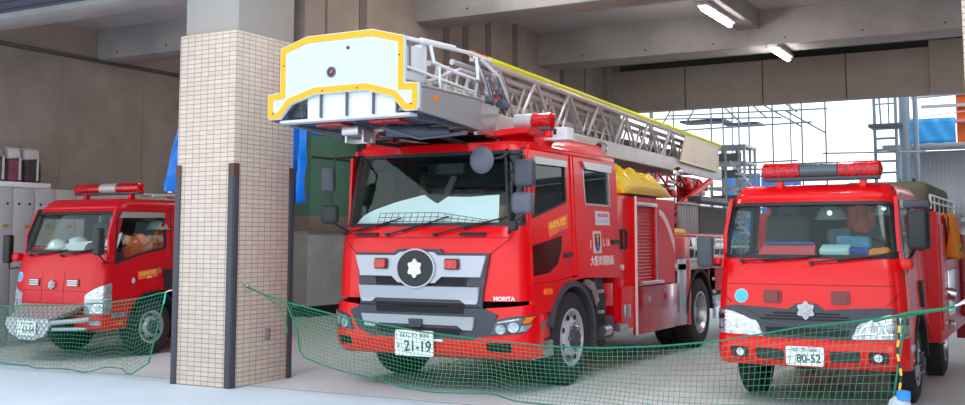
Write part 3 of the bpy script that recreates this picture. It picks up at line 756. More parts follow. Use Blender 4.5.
# chassis, wheels
b = MB()
for x in (-.42, .42): b.box((x, 5.2, .72), (.09, 8.9, .26))
for y in (1.0, 2.3, 3.4, 4.6, 6.2, 7.6, 9.0): b.box((0, y, .72), (.84, .1, .2))
b.cyl((-.95, 1.26, .5), (.95, 1.26, .5), .08, 12); b.cyl((-.95, 5.75, .5), (.95, 5.75, .5), .11, 12); b.lathe([(.02, -.2), (.2, -.14), (.24, 0), (.2, .14), (.02, .2)], (0, 5.75, .5), 'X', 20)
b.box((0, .75, .95), (1.5, 1.2, .3)); b.box((0, 1.9, .7), (.7, .9, .5)); b.build('chassis', UND, T)
for sg in (1, -1):
    wheel(T, (sg*1.12, 1.26, .5), sg, .49, .292, .28, 'front', 8)
    wheel(T, (sg*1.12, 5.75, .5), sg, .49, .285, .26, 'rear', 8)
    wheel(T, (sg*.82, 5.75, .5), sg, .49, .285, .26, 'rear', 0)
# machinery between cab and body
b = MB(); b.box((.85, 2.2, .78), (.42, .4, .3), .02); b.box((.9, 2.35, .52), (.36, .5, .26), .03); b.box((.6, 2.6, .8), (.6, .3, .7)); b.build('battery_box', DGR, T)
b = MB(); b.box((1.09, 2.32, .90), (.05, .30, .26), .01); b.build('red_cover', RED2, T)
b = MB()
for k in range(5): b.tube([(1.08, 1.95+.05*k, 1.12), (1.12, 2.0+.05*k, .9), (1.10, 1.95+.07*k, .6), (1.04, 2.1+.06*k, .35)], .014, 6)
b.build('air_hose', BLK, T)
for (c_, q_) in (((1.1, 2.05, .95), (.1, .14, .04)), ((1.1, 2.05, .72), (.1, .14, .04)), ((1.12, 2.86, .68), (.06, .18, .16))):
    b = MB(); b.box(c_, q_, .01); b.build('bracket', STL, T)
b = MB(); b.cyl((1.12, 2.1, .5), (1.12, 2.3, .5), .06, 12); b.build('air_tank', STL, T)
b = MB(); b.cyl((1.1, 2.62, .5), (1.1, 2.86, .5), .05, 10); b.build('air_filter', STL, T)
# ---- equipment body behind the cab
SX = 1.13
b = MB(); b.box((0, 2.98, 1.28), (2.10, .56, 1.62), .01); b.box((.72, 3.0, .72), (.78, .5, .5)); b.box((-.72, 3.0, .72), (.78, .5, .5)); b.build('body_front_panel', RED, T)
b = MB(); b.poly(rnd([(2.84, 1.42), (3.02, 1.42), (3.02, 1.66), (2.84, 1.66)], .03), [rnd([(2.87, 1.45), (2.99, 1.45), (2.99, 1.63), (2.87, 1.63)], .02)], o0=-.04, o1=-.015)
b.map(lambda v: (1.05-v.y, v.x, v.z)); b.build('grab_handle', BLK, T)
b = MB(); b.cyl((1.05, 2.9, 1.2), (1.075, 2.9, 1.2), .035, 14); b.build('filler_cap', TXT_W, T)
b = MB()
b.poly([(3.16, .96), (4.66, .96), (4.66, 2.06), (3.16, 2.06)], [[(3.26, 1.02), (3.90, 1.02), (3.90, 1.95), (3.26, 1.95)]], o0=-SX, o1=-SX+.04)
b.map(lambda v: (-v.y, v.x, v.z))
b.box((-SX+.02, 3.91, 1.51), (.04, 1.5, 1.1))
b.box((0, 3.175, 1.5), (2.2, .03, 1.1)); b.box((0, 4.645, 1.5), (2.2, .03, 1.1)); b.box((0, 3.9, 2.045), (2.2, 1.46, .03)); b.build('body_locker', RED, T)
b = MB(); b.box((1.085, 3.58, 1.485), (.01, .64, .93))
for k in range(22): b.tube([(1.09, 3.26, 1.05+.042*k), (1.09, 3.90, 1.05+.042*k)], .0165, 6)
b.build('roller_shutter', mat('shutter_red', (206, 20, 26), .35, .1), T)
b = MB(); b.box((1.135, 3.58, 1.975), (.02, .76, .05), .006); b.box((1.135, 3.92, 1.48), (.012, .03, .96)); b.build('shutter_frame', STL, T)
b = MB(); b.box((1.14, 3.17, 1.22), (.03, .02, 1.7), .004); b.build('corner_trim', TXT_W, T)
b = MB(); b.tube([(1.19, 3.2, 1.0), (1.19, 4.0, 1.0)], .022, 10); b.cyl((1.13, 3.25, 1.0), (1.19, 3.25, 1.0), .018, 8); b.cyl((1.13, 3.6, 1.0), (1.19, 3.6, 1.0), .018, 8); b.cyl((1.13, 3.95, 1.0), (1.19, 3.95, 1.0), .018, 8); b.build('hand_rail', CHR, T)
b = MB(); P = []
for i in range(9):
    t = i/8; P.append((4.05+.60*t, 1.93-.42*t**1.8))
b.poly(P+[(x-.0, z-.07-.09*(i/8)) for i, (x, z) in list(enumerate(P))[::-1]], o0=-SX-.006, o1=-SX); b.map(lambda v: (-v.y, v.x, v.z)); b.build('white_stripe', TXT_W, T)
PANR = mat('lower_panel_red', (188, 38, 52), .18, .15, .6)
b = MB()
for sg in (1, -1): b.box((sg*1.11, 4.0, .66), (.05, 1.66, .58), .01)
b.box((0, 4.0, .92), (2.2, 1.66, .04)); b.box((0, 3.19, .66), (1.8, .03, .5)); b.build('lower_locker_panel', PANR, T)
b = MB(); b.cyl((1.135, 3.62, .78), (1.15, 3.62, .78), .045, 16); b.cyl((1.15, 3.62, .78), (1.16, 3.62, .78), .025, 12); b.build('panel_latch', STL, T)
b = MB(); b.cyl((1.135, 4.25, .80), (1.15, 4.25, .80), .035, 16); b.build('red_reflector', REDLAMP, T)
b = MB(); b.box((1.10, 4.99, .82), (.05, .36, .90), .008); 
for k in range(5): b.box((1.128, 4.99, .5+.06*k), (.008, .3, .03))
b.build('stainless_panel', STL, T)
for c_, q_ in (((1.06, 5.02, 1.42), (.1, .72, .3)), ((1.07, 5.27, .80), (.12, .16, .9)), ((1.04, 6.45, 1.0), (.12, .3, .5))):
    b = MB(); b.box(c_, q_, .015); b.build('rear_body_side', RED, T)
b = MB(); A = [(5.75+.60*math.cos(a), .52+.60*math.sin(a)) for a in [math.radians(180-12*i) for i in range(16)]]; I = [(5.75+.56*math.cos(a), .52+.56*math.sin(a)) for a in [math.radians(180-12*i) for i in range(16)]]
b.poly(A+I[::-1], o0=-1.14, o1=-.62); b.map(lambda v: (-v.y, v.x, v.z)); b.build('wheel_arch', UND, T)
b = MB()
for (y, z) in ((6.5, .95), (6.55, .75), (6.6, .55)): b.box((1.08, y, z), (.06, .12, .05), .01)
b.build('tail_bracket', STL, T)
# rear deck
b = MB(); b.box((0, 7.1, 1.24), (2.2, 4.9, .06), .01); b.box((1.10, 7.1, 1.16), (.05, 4.9, .1), .01); b.build('rear_deck', ALU, T)
b = MB(); b.box((1.05, 7.6, .95), (.1, 2.6, .36), .02); b.build('rear_skirt', RED, T)
b = MB(); b.cyl((1.02, 4.72, 1.62), (1.02, 5.28, 1.62), .075, 18); b.build('yellow_cylinder', mat('warm_yellow', (250, 178, 10), .4), T)
b = MB(); b.box((.95, 4.85, 1.42), (.2, .4, .26), .02); b.box((1.0, 5.1, 1.50), (.1, .5, .04)); b.build('jack_housing', mat('pale_pink', (200, 178, 184), .5), T)
# turntable and operator platform
b = MB(); b.lathe([(.01, 1.27), (.85, 1.27), (.85, 1.36), (.7, 1.38), (.66, 1.62), (.01, 1.62)], (0, 6.7, 0), 'Z', 40); b.build('turntable_ring', DGR, T)
b = MB(); b.box((.0, 6.75, 1.66), (1.7, 2.3, .06), .01); b.tube([(.98, 5.4, 1.60), (.98, 7.7, 1.58)], .03, 8); b.tube([(.98, 5.4, 1.60), (.2, 5.3, 1.60)], .03, 8); b.build('turntable_deck', RED, T)
b = MB()
for sg in (-1, 1):
    b.box((sg*.42, 7.5, 2.1), (.06, 1.1, .9), .02)
    b.xpoly([(6.9, 1.66), (8.3, 2.35), (8.3, 2.5), (7.9, 2.5), (6.4, 1.75), (6.4, 1.66)], sg*.46, sg*.40)
b.build('ladder_cradle', RED2, T)
b = MB(); b.tube([(.66, 4.9, 1.55), (.66, 5.9, 1.95), (.66, 7.9, 2.50)], .05, 8); b.build('lift_strut', RED, T)
b = MB(); b.cyl((.3, 4.9, 2.2), (.3, 6.9, 1.7), .085, 14); b.cyl((-.3, 4.9, 2.2), (-.3, 6.9, 1.7), .085, 14); b.cyl((.55, 4.7, 2.05), (.55, 6.3, 1.75), .06, 12); b.build('lift_cylinder', UND, T)
b = MB(); b.cyl((.3, 3.9, 2.45), (.3, 4.9, 2.2), .05, 14); b.cyl((-.3, 3.9, 2.45), (-.3, 4.9, 2.2), .05, 14); b.build('cylinder_rod', CHR, T)
# hydraulics clutter under the ladder
random.seed(3)
b = MB()
for k in range(26):
    y = random.uniform(5.3, 8.3); z = random.uniform(2.22, 2.46); x = random.uniform(.35, .62)
    c = b if k % 3 else MB()
    c.box((x, y, z), (random.uniform(.05, .12), random.uniform(.08, .3), random.uniform(.05, .12)), .01)
    if k % 3 == 0: c.build('valve_block', STL, T)
for k in range(6): b.tube([(.55, 5.2+.5*k, 2.5), (.6, 5.4+.5*k, 2.35), (.55, 5.6+.5*k, 2.5)], .02, 6)
b.build('hydraulic_manifold', RED2, T)
# mesh guards of the operator platform
def meshguard(y0, y1, z0, z1, x, m_):
    b = MB(); n = int((y1-y0)/.055)
    b.tube([(x, y0, z0), (x, y1, z0), (x, y1, z1), (x, y0, z1)], .014, 6, closed=True)
    for i in range(-6, n):
        for s in (1, -1):
            a = y0+(y1-y0)*i/n; h = z1-z0
            p = [max(y0, min(y1, a)), max(y0, min(y1, a+h))]
            if p[1]-p[0] < .02: continue
            za, zb = z0+(p[0]-a), z0+(p[1]-a)
            if s < 0: za, zb = z1-(za-z0), z1-(zb-z0)
            b.tube([(x, p[0], za), (x, p[1], zb)], .006, 4)
    b.box((x-.02, (y0+y1)/2, (z0+z1)/2), (.008, y1-y0, z1-z0))
    return b.build('mesh_guard', m_, T)
b = MB(); b.box((.96, 5.78, 1.82), (.04, .86, .42), .01)
for k in range(7): b.box((.985, 5.42+.12*k, 1.82), (.012, .03, .40))
b.box((.9, 5.8, 2.05), (.2, .9, .03), .01); b.build('operator_box', mat('box_grey', (176, 176, 176), .45), T)
meshguard(6.25, 7.65, 1.62, 2.03, .98, mat('mesh_grey', (120, 120, 122), .6))
b = MB(); b.tube([(.98, 6.2, 2.12), (.98, 7.7, 2.12)], .05, 8); b.box((.9, 6.95, 2.15), (.2, 1.4, .08), .02); b.build('guard_pad', DGR, T)
b = MB()
for k in range(9): b.tube([(1.02, 5.2+.32*k, 1.28), (1.02, 5.36+.32*k, 1.58)], .010, 5)
b.tube([(1.05, 5.2, 1.42), (1.05, 8.8, 1.42)], .016, 6); b.build('hose_rack', WHT, T)

# ---- ladder package (three nested sections) lying over the truck
def ladder(name, hx, y0, y1, zr, zt, rh, dia, pitch, m_, yoff=0., rung=True):
    """zr, zt : functions y -> bottom of the rail, top of the chord"""
    Ld = thing(name, None, None, (-.03, 0, 0)); Ld.parent = T
    for sg in (-1, 1):
        x = sg*hx
        b = MB()
        P = []
        for y in (y0, y1):
            z = zr(y); h = rh(y)
            P.append([(x-.035, y, z), (x+.035, y, z), (x+.035, y, z+h*.85), (x+.025, y, z+h), (x-.035, y, z+h)])
        V = [[b.bm.verts.new(p) for p in r] for r in P]
        for j in range(5): b.bm.faces.new((V[0][j], V[0][(j+1) % 5], V[1][(j+1) % 5], V[1][j]))
        b.bm.faces.new(V[0]); b.bm.faces.new(V[1][::-1]); b.build('bottom_rail', m_, Ld)
        b = MB(); b.tube([(x, y0, zt(y0)-.05), (x, y1, zt(y1)-.05)], .032, 8); b.build('top_chord', m_, Ld)
        b = MB(); y = y0+.1
        while y+pitch < y1+.05:
            m = y+pitch*.5; zb0 = zr(y)+rh(y); zb1 = zr(y+pitch)+rh(y+pitch)
            b.tube([(x, y+.03, zb0-.03), (x, m-.03, zt(m)-.07)], dia, 7); b.tube([(x, m+.03, zt(m)-.07), (x, y+pitch-.03, zb1-.03)], dia, 7)
            y += pitch
        b.build('truss_braces', m_, Ld)
    if rung:
        y = y0+.2; k = 0
        while y < y1 and k < 40:
            b = MB(); b.tube([(-hx, y, zr(y)+rh(y)*.6), (hx, y, zr(y)+rh(y)*.6)], .016, 7); b.build('rung', m_, Ld); y += .34; k += 1
    return Ld
LZ = lambda y: 2.665-.0125*(y-.5); LT = lambda y: 3.42-.0300*(y-.5)
RH = lambda y: .20
ladder('main_ladder_section', .56, .15, 8.9, LZ, LT, RH, .020, .93, ALU)
ladder('middle_ladder_section', .47, -.1, 8.6, lambda y: LZ(y)+.10, lambda y: LT(y)-.07, lambda y: .10, .016, .62, ALU)
ladder('inner_ladder_section', .38, -.4, 8.3, lambda y: LZ(y)+.17, lambda y: LT(y)-.13, lambda y: .08, .014, .5, ALU, rung=True)
b = MB(); b.box((-.05, 4.6, 2.98), (.28, 7.6, .10), .01); b.box((.16, 4.6, 2.92), (.06, 7.6, .14)); b.box((-.25, 4.6, 3.05), (.05, 7.6, .08)); b.build('cable_track', DGR, T)
b = MB(); b.tube([(.53, .45, LT(.45)+.0), (.53, 8.95, LT(8.95)+.0)], .036, 8); b.build('lime_edge_guard', LYEL, T)
b = MB(); b.tube([(.53, .12, LT(.2)+.0), (.53, .46, LT(.46)-.0)], .034, 8); b.build('orange_end_sleeve', ORG, T)
b = MB(); b.poly([(6.55, 2.74), (6.85, 3.17), (8.62, 3.14), (8.60, 2.68)], o0=-.60, o1=-.585); b.map(lambda v: (-v.y, v.x, v.z)); pn = b.build('side_panel', CREAM, T)
b = MB(); o = [(6.55, 2.74), (6.85, 3.17), (8.62, 3.14), (8.60, 2.68)]; b.poly(o, [inset(o, .03)], o0=-.607, o1=-.598); b.map(lambda v: (-v.y, v.x, v.z)); b.build('panel_edge', mat('pale_yellow', (242, 240, 200), .5), pn)
for (x, y, z, r) in ((.70, 3.25, 2.68, .085), (.68, 6.30, 2.56, .07)):
    b = MB(); b.lathe([(.001, .0), (r*.5, -.0), (r*.95, .07), (r, .12), (r*.93, .13), (.001, .115)], (0, 0, 0), 'Y', 18); b.map(lambda v: (v.x+x, -v.y+y, v.z+z)); s_ = b.build('work_lamp', CHR, T)
    b = MB(); b.tube([(x, y, z-.02), (x-.02, y+.02, z-.14), (x-.1, y, z-.12)], .014, 6); b.build('lamp_bracket', BLK, s_)
# ---- rescue platform at the tip
PX = -.085
PF = thing('rescue_platform', None, None, (PX, -1.26, 0)); PF.parent = T
out = rnd([(-.72, 2.70), (-.80, 2.69), (-.865, 2.69), (-.865, 2.93), (-.715, 2.94), (-.715, 3.375), (-.395, 3.465), (.36, 3.465), (.715, 3.375), (.715, 2.945), (.865, 2.935), (.865, 2.69), (.78, 2.68)], .018, 2)
arch = [(.70, 2.71), (.585, 2.835), (.29, 2.915), (-.29, 2.915), (-.585, 2.835), (-.70, 2.71)]
out = [(-.70, 2.70), (-.72, 2.685), (-.84, 2.685), (-.865, 2.71), (-.865, 2.935), (-.715, 2.945), (-.715, 3.375), (-.395, 3.467), (.36, 3.467), (.715, 3.375), (.715, 2.945), (.865, 2.935), (.865, 2.71), (.84, 2.685), (.72, 2.685), (.70, 2.70)]+[(.585, 2.82), (.29, 2.90), (-.29, 2.90), (-.585, 2.82)]
b = MB(); b.poly(out, o0=0, o1=.035); sh = b.build('front_shield', mat('shield_white', (202, 218, 228), .4), PF)
b = MB(); b.poly(inset(out, .008), [inset(out, .066)], o0=-.006, o1=.0); b.build('yellow_edging', YEL, sh)
b = MB(); b.poly(circ(-.10, 3.10, .052, 20), o0=-.008, o1=-.0); b.build('camera_port', MGR, sh)
b = MB(); b.poly(circ(-.10, 3.10, .034, 16), o0=-.012, o1=-.008); b.build('port_glass', BLK, sh)
b = MB(); b.poly([(-.115, 3.09), (-.09, 3.125), (-.075, 3.10), (-.095, 3.085)], o0=-.015, o1=-.012); b.build('port_lens', ORJ, sh)
b = MB(); b.poly(circ(.09, 3.315, .018, 12), o0=-.008, o1=-.0); b.build('vent_plug', DGR, sh)
for x, z in ((-.79, 2.745), (.79, 2.745), (-.2, 2.93), (.2, 2.93), (.665, 3.2), (-.665, 3.2)):
    b = MB(); b.cyl((x, -.012, z), (x, 0, z), .008, 8); b.build('shield_bolt', DGR, sh)
PLT = mat('platform_white', (222, 226, 232), .45, .1)
b = MB(); b.box((0, .11, 2.665), (1.50, .14, .03), .01); b.box((.10, .06, 2.78), (1.02, .03, .24)); b.build('platform_floor', PLT, PF)
b = MB(); b.box((0, .60, 2.70), (1.56, .88, .03), .01); [b.box((0, .3+.2*k, 2.67), (1.5, .04, .04)) for k in range(4)]; [b.box((-.7+.35*k, .62, 2.66), (.04, .8, .05)) for k in range(5)]; b.build('floor_frame', MGR, PF)
b = MB()
for x in (-.24, .06, .36, .62): b.box((x, .03, 2.79), (.014, .03, .22))
b.build('floor_seam', MGR, PF)
b = MB(); b.tube([(-.48, .10, 2.90), (-.36, .12, 2.80), (-.34, .14, 2.70)], .055, 12); b.tube([(-.70, .1, 2.72), (-.60, .15, 2.86), (-.5, .1, 2.7)], .02, 8); b.build('water_pipe', MGR, PF)
b = MB(); b.box((-.58, .25, 2.74), (.22, .3, .1), .03); b.box((-.72, .5, 2.72), (.12, .9, .12), .02); b.build('dark_fitting', DGR, PF)
SG = mat('side_grey', (150, 146, 150), .4, .2)
for sg in (1, -1):
    b = MB(); b.poly([(.035, 2.68), (.035, 2.90), (1.12, 2.905), (1.18, 2.60), (1.0, 2.615)], o0=-.03, o1=0.0); b.map(lambda v: (sg*(.845-v.y), v.x, v.z)); s_ = b.build('side_panel', SG, PF, bevel=.008)
    b = MB(); b.poly([(.04, 2.90), (.04, 2.915), (1.15, 2.92), (1.15, 2.905)], o0=-.034, o1=.0); b.map(lambda v: (sg*(.845-v.y), v.x, v.z)); b.build('panel_top_edge', STL, s_)
    b = MB(); b.cyl((sg*.875, .28, 2.82), (sg*.885, .28, 2.82), .033, 16); b.build('side_marker', ORG, s_)
    b = MB(); b.poly([(1.22, 2.60), (1.24, 2.90), (1.62, 2.88), (1.50, 2.58)], o0=-.02, o1=.0); b.map(lambda v: (sg*(.80-v.y), v.x, v.z)); b.build('hinge_plate', STL, PF)
    # hand rails
    b = MB(); b.tube([(sg*.70, .04, 3.36), (sg*.70, .7, 3.385), (sg*.68, 1.30, 3.41), (sg*.64, 1.75, 3.405)], .02, 8); b.tube([(sg*.67, 1.5, 3.38), (sg*.69, 1.85, 3.25), (sg*.68, 2.05, 3.05)], .02, 8)
    b.tube([(sg*.70, .45, 3.40), (sg*.72, .50, 3.20), (sg*.72, .9, 3.16), (sg*.72, 1.35, 3.14), (sg*.70, 1.35, 3.38)], .018, 8)
    b.tube([(sg*.70, .04, 3.1), (sg*.70, 1.3, 3.02)], .014, 8); b.tube([(sg*.72, .6, 2.92), (sg*.72, .6, 3.18)], .014, 8); b.tube([(sg*.70, 1.30, 3.38), (sg*.69, 1.75, 2.96)], .014, 8)
    b.tube([(sg*.70, .30, 3.375), (sg*.70, .9, 3.40)], .03, 8); b.build('hand_rail', WHT, PF)
    b = MB(); b.tube([(sg*.71, .05, 2.94), (sg*.71, 1.9, 2.95)], .026, 8); b.tube([(sg*.71, .4, 3.0), (sg*.66, 1.1, 3.22), (sg*.66, 1.9, 3.18)], .02, 8)
    for k in range(6): b.tube([(sg*.68, .55+.2*k, 2.95), (sg*.64, .70+.2*k, 3.22)], .015, 6)
    b.tube([(sg*.71, 1.7, 3.25), (sg*.72, 2.0, 3.0), (sg*.72, 1.5, 2.62), (sg*.72, 1.3, 2.60)], .02, 8); b.build('side_frame', ALU, PF)
b = MB(); b.box((.62, .22, 3.15), (.12, .36, .34), .03); b.box((.62, .42, 3.17), (.10, .1, .38), .02); b.build('control_cabinet', PLT, PF)
b = MB(); b.box((.65, .12, 3.22), (.1, .03, .3)); b.tube([(.70, .5, 3.0), (.73, .55, 2.98), (.7, .62, 3.02)], .012, 6); b.build('cabinet_door', STL, PF)
b = MB()
random.seed(5)
for k in range(9):
    y = 1.3+random.random()*.6
    b.tube([(.72+random.random()*.06, y, 3.1+random.random()*.15), (.78, y+.1, 2.98), (.74, y+.2*random.random(), 2.85)], .008, 5)
b.box((.76, 1.75, 3.06), (.07, .09, .08), .02); b.box((.75, 1.55, 2.96), (.08, .12, .07), .02); b.cyl((.78, 1.7, 2.93), (.80, 1.8, 2.93), .05, 12); b.build('cable_joint', MGR, PF)
b = MB(); b.box((.77, 1.62, 3.0), (.05, .04, .05)); b.build('red_plug', REDLAMP, PF)
b = MB(); b.cyl((.15, .55, 2.585), (.45, .80, 2.585), .062, 14); b.cyl((.45, .80, 2.585), (.62, .94, 2.585), .045, 12); b.tube([(.2, .4, 2.6), (.5, .6, 2.5), (.85, .9, 2.56)], .02, 6); b.build('levelling_motor', MGR, PF)
b = MB(); b.box((-.12, .45, 2.58), (.2, .26, .1), .02); b.box((-.12, .55, 2.49), (.24, .04, .04)); b.box((-.22, .5, 2.53), (.02, .2, .12)); b.box((-.02, .5, 2.53), (.02, .2, .12)); b.build('lower_bracket', STL, PF)
for x, w_ in ((-.28, .3), (.36, .34)):
    b = MB(); b.box((x, .3, 2.635), (w_, .2, .02)); b.build('red_marking', REDLAMP, PF)
b = MB(); b.box((0, 1.75, 2.64), (.8, 1.1, .04), .01); b.tube([(-.45, .9, 2.55), (-.2, 2.4, 2.50), (.4, 2.4, 2.50), (.5, .9, 2.55)], .02, 6); b.build('mounting_frame', UND, PF)
b = MB(); b.box((0, 1.95, 2.64), (.9, .3, .05), .01)
for x in (-.42, .42): b.box((x, 2.3, 2.60), (.08, .2, .16), .01)
b.build('ladder_rest', RED, T)
# yellow tarp over the reel on the body top
b = MB(); P = []
for i in range(45):
    for_j = []
    for j in range(53):
        u, v = i/44, j/52
        x = -.75+1.5*u*1.03; y = 2.9+1.72*v
        e = min(1, 6*min(u, 1-u))*min(1, 6*min(v, 1-v))
        z = 2.10+.27*e**.35*(.72+.28*min(1, v*3)) + .08*noise.noise(Vector((x*3, y*3, 0)))*e+.20*abs(noise.noise(Vector((x*4, y*4, 3))))*e+.07*abs(noise.noise(Vector((x*9, y*9, 7))))*e
        yy = y+.04*noise.noise(Vector((x*3, y*3, 5)))
        for_j.append((x*(1 if e > .2 else 1.03), yy, z))
    P.append(for_j)
b.grid(P); b.map(lambda v: (v.x+1.87+.30, v.y+.70, v.z))
tag(b.build('yellow_tarp', YTARP, None, 20, solid=.006), 'crumpled yellow tarp covering gear on top of the ladder truck body', 'tarp')
b = MB(); b.box((.1, 3.9, 2.14), (1.7, 1.2, .16), .03); b.build('hose_bed', DGR, T)
# white sheet behind the windshield, overlaid with the reflected grid as strips
def place_T(v): return (v.x+1.87, v.y+.70, v.z)
b = MB(); b.poly([(-1.0, 1.672), (-.86, 1.79), (-.72, 1.85), (-.45, 1.925), (-.07, 2.0), (.05, 1.93), (.11, 1.905), (.23, 1.975), (.50, 1.968), (.84, 1.985), (.85, 1.672)], o0=.045, o1=.048); b.wrap(F); b.map(place_T)
SH = b.build('white_sheet', mat('white_paper', (240, 250, 254), .7)); tag(SH, 'white sheet standing behind the windshield of the ladder truck', 'sheet')
b = MB()
for k in range(17):
    x = -.66+.085*k; h = .135 if k < 10 else .135-.012*(k-9)
    b.poly([(x, 1.68), (x+.006, 1.68), (x+.036, 1.68+h), (x+.030, 1.68+h)], o0=.041, o1=.044)
for j in range(3):
    z = 1.72+.045*j
    for k in range(16):
        x = -.66+.085*k+.01*(j+1); d0 = -.012*max(0, k-9)*(j+1)/3; d1 = -.012*max(0, k-8)*(j+1)/3
        b.poly([(x, z+d0), (x+.085, z+d1), (x+.085, z+d1+.006), (x, z+d0+.006)], o0=.041, o1=.044)
b.wrap(F); b.map(place_T)
g_ = b.build('reflected_grid', DGR, SH)  # grid reflected in the windshield, modelled as dark strips
b = MB(); b.box((0, 0, .0), (.34, .2, .24), .01, rot=(0, .25, 0)); tag(b.build('cardboard_box', mat('cardboard', (176, 140, 104), .8), None, loc=(2.32, 1.45, 1.80)), 'tilted brown cardboard box behind the white sheet in the ladder truck', 'box')
# ------------------------------------------------------------------ small fire engines
def small_engine(name, label, loc, red, prof, hw, zroof, ws, cabL, wheel_y, rear_y, grille, lampf, bumper_z, R_=.375):
    t = thing(name, label, 'fire truck', loc)
    F = Front(prof, hw, .085, 1.0, .17, .03); SE = F.L+F.r*PI/2; zt = prof[-1][0]
    b = MB(); b.poly([(-SE, bumper_z+.02), (SE, bumper_z+.02), (SE, zt), (-SE, zt)], [ws], o0=0, o1=.035, mib=1); b.wrap(F); b.build('cab_front_panel', [red, INT], t)
    b = MB(); b.poly(inset(ws, -.004), [inset(ws, .03)], o0=-.005, o1=.03); b.wrap(F); b.build('windshield_seal', BLK, t)
    b = MB(); b.poly(inset(ws, .025), o0=.008, o1=.012); b.wrap(F); b.build('windshield', GLASS, t)
    # roof
    b = MB(); P = []
    for i in range(33):
        v = i/32; row = []
        for j in range(41):
            u = -1+2*j/40; hwt = F.hw(zt); X_ = u*hwt
            yfr = F.yf(zt)+F.crown*u*u+F.r*(1-math.sqrt(max(0, 1-max(0, (abs(X_)-(hwt-F.r))/F.r)**2)))
            Y_ = yfr+(cabL-yfr)*v
            e = min(1, (1-abs(u))/.13)*1.0; f = min(1, (Y_-yfr)/.22); g = min(1, (cabL+.02-Y_)/.15)
            s_ = lambda q: math.sin(max(0, min(1, q))*PI/2)
            lip = .012*(max(0, 1-abs(abs(X_)-.42)/.12))*max(0, 1-abs(Y_-yfr-.12)/.08)
            row.append((X_, Y_, zt+(zroof-zt)*s_(e)*s_(f)*s_(g)+lip))
        P.append(row)
    b.grid(P); b.build('cab_roof', red, t, 50, solid=.02)
    for sg in (-1, 1):
        dl = min(1.27, cabL-.08)
        win = rnd([(.28, 1.21), (.70, 1.33), (dl-.08, 1.42), (dl-.1, 1.885), (.40, 1.90), (.33, 1.80)], .04)
        arch = [(wheel_y+.46*math.cos(a), R_+.02+.46*math.sin(a)) for a in [math.radians(176-9.3*i) for i in range(10)]]
        arch = [p for p in arch if p[0] < dl]
        door = [(.20, bumper_z+.03), (arch[0][0]-.02, bumper_z+.03)]+arch+[(dl, arch[-1][1] if arch[-1][0] > dl-.1 else .86), (dl, zt), (.34, zt), (.20, 1.6)]
        b = MB(); b.poly(door, [win], o0=-.004, o1=.03, mib=1); b.side(F, sg); D = b.build('front_door', [red, INT], t, bevel=.003)
        b = MB(); b.poly(win, [inset(win, .025)], o0=-.007, o1=.02); b.side(F, sg); b.build('window_seal', BLK, D)
        b = MB(); b.poly(inset(win, .02), o0=.008, o1=.012); b.side(F, sg); b.build('window_pane', GLASS, D)
        b = MB(); b.poly([(.42, 1.90), (dl-.12, 1.90), (dl-.12, 1.83), (.36, 1.82)], o0=-.035, o1=-.006); b.side(F, sg); b.build('window_visor', STL, D)
        b = MB(); b.poly(rnd([(dl-.15, .88), (dl-.03, .88), (dl-.03, 1.14), (dl-.15, 1.14)], .04), o0=-.03, o1=-.003); b.side(F, sg); b.build('door_handle', BLK, D)
        b = MB(); b.poly([(dl-.005, bumper_z+.45), (dl+.015, bumper_z+.45), (dl+.015, zt), (dl-.005, zt)], o0=-.006, o1=0); b.side(F, sg); b.build('door_gap', UND, D)
        b = MB(); b.poly(rnd([(.24, .53), (.46, .54), (.46, .60), (.24, .59)], .02), o0=-.02, o1=-.003); b.side(F, sg); b.build('side_lamp', LENS, t)
        b = MB(); b.poly(rnd([(.30, .445), (.42, .445), (.42, .475), (.30, .475)], .01), o0=-.02, o1=-.003); b.side(F, sg); b.build('side_reflector', ORG, t)
        A = [(wheel_y+.46*math.cos(a), R_+.02+.46*math.sin(a)) for a in [math.radians(180-10*i) for i in range(19)]]; I = [(wheel_y+.43*math.cos(a), R_+.02+.43*math.sin(a)) for a in [math.radians(180-10*i) for i in range(19)]]
        b = MB(); b.poly(A+I[::-1], o0=-.02, o1=.24); b.side(F, sg); b.build('wheel_arch', BLK, t)
        if cabL > dl+.2:
            q0, q1 = dl+.01, cabL
            rw = rnd([(q0+.1, 1.42), (q1-.1, 1.42), (q1-.1, 1.885), (q0+.1, 1.885)], .04)
            b = MB(); b.poly([(q0, .86), (q1, .55), (q1, zt), (q0, zt)], [rw], o0=-.004, o1=.03); b.side(F, sg); Q = b.build('rear_door', red, t, bevel=.003)
            b = MB(); b.poly(inset(rw, .01), o0=.008, o1=.012); b.side(F, sg); b.build('window_pane', GLASS, Q)
    b = MB(); b.box((0, cabL-.02, 1.25), (hw*1.9, .03, 1.35)); b.build('cab_back_wall', red, t)
    b = MB(); b.box((0, cabL-.05, 1.25), (hw*1.86, .02, 1.3)); b.box((0, cabL/2+.1, .88), (hw*1.9, cabL-.3, .04)); b.box((0, cabL/2+.2, zroof-.05), (hw*1.7, cabL-.55, .01)); b.build('cab_lining', INT, t)
    b = MB(); b.box((0, .36, 1.205), (hw*1.76, .34, .34), .04, seg=3); b.build('dashboard', BLK, t)
    for x in (-.42, .42): seat(t, x, .92, 1.12, w=.46)
    steering(t, .42, .58, 1.42)
    # bumper
    FB = Front([(bumper_z, .04), (bumper_z+.05, -.02), (bumper_z+.17, -.035), (bumper_z+.22, -.01), (bumper_z+.24, .0)], hw+.012, 0, 9, .18, .035)
    # chassis and wheels
    b = MB()
    for x in (-.34, .34): b.box((x, 2.0, .55), (.07, 3.5, .16))
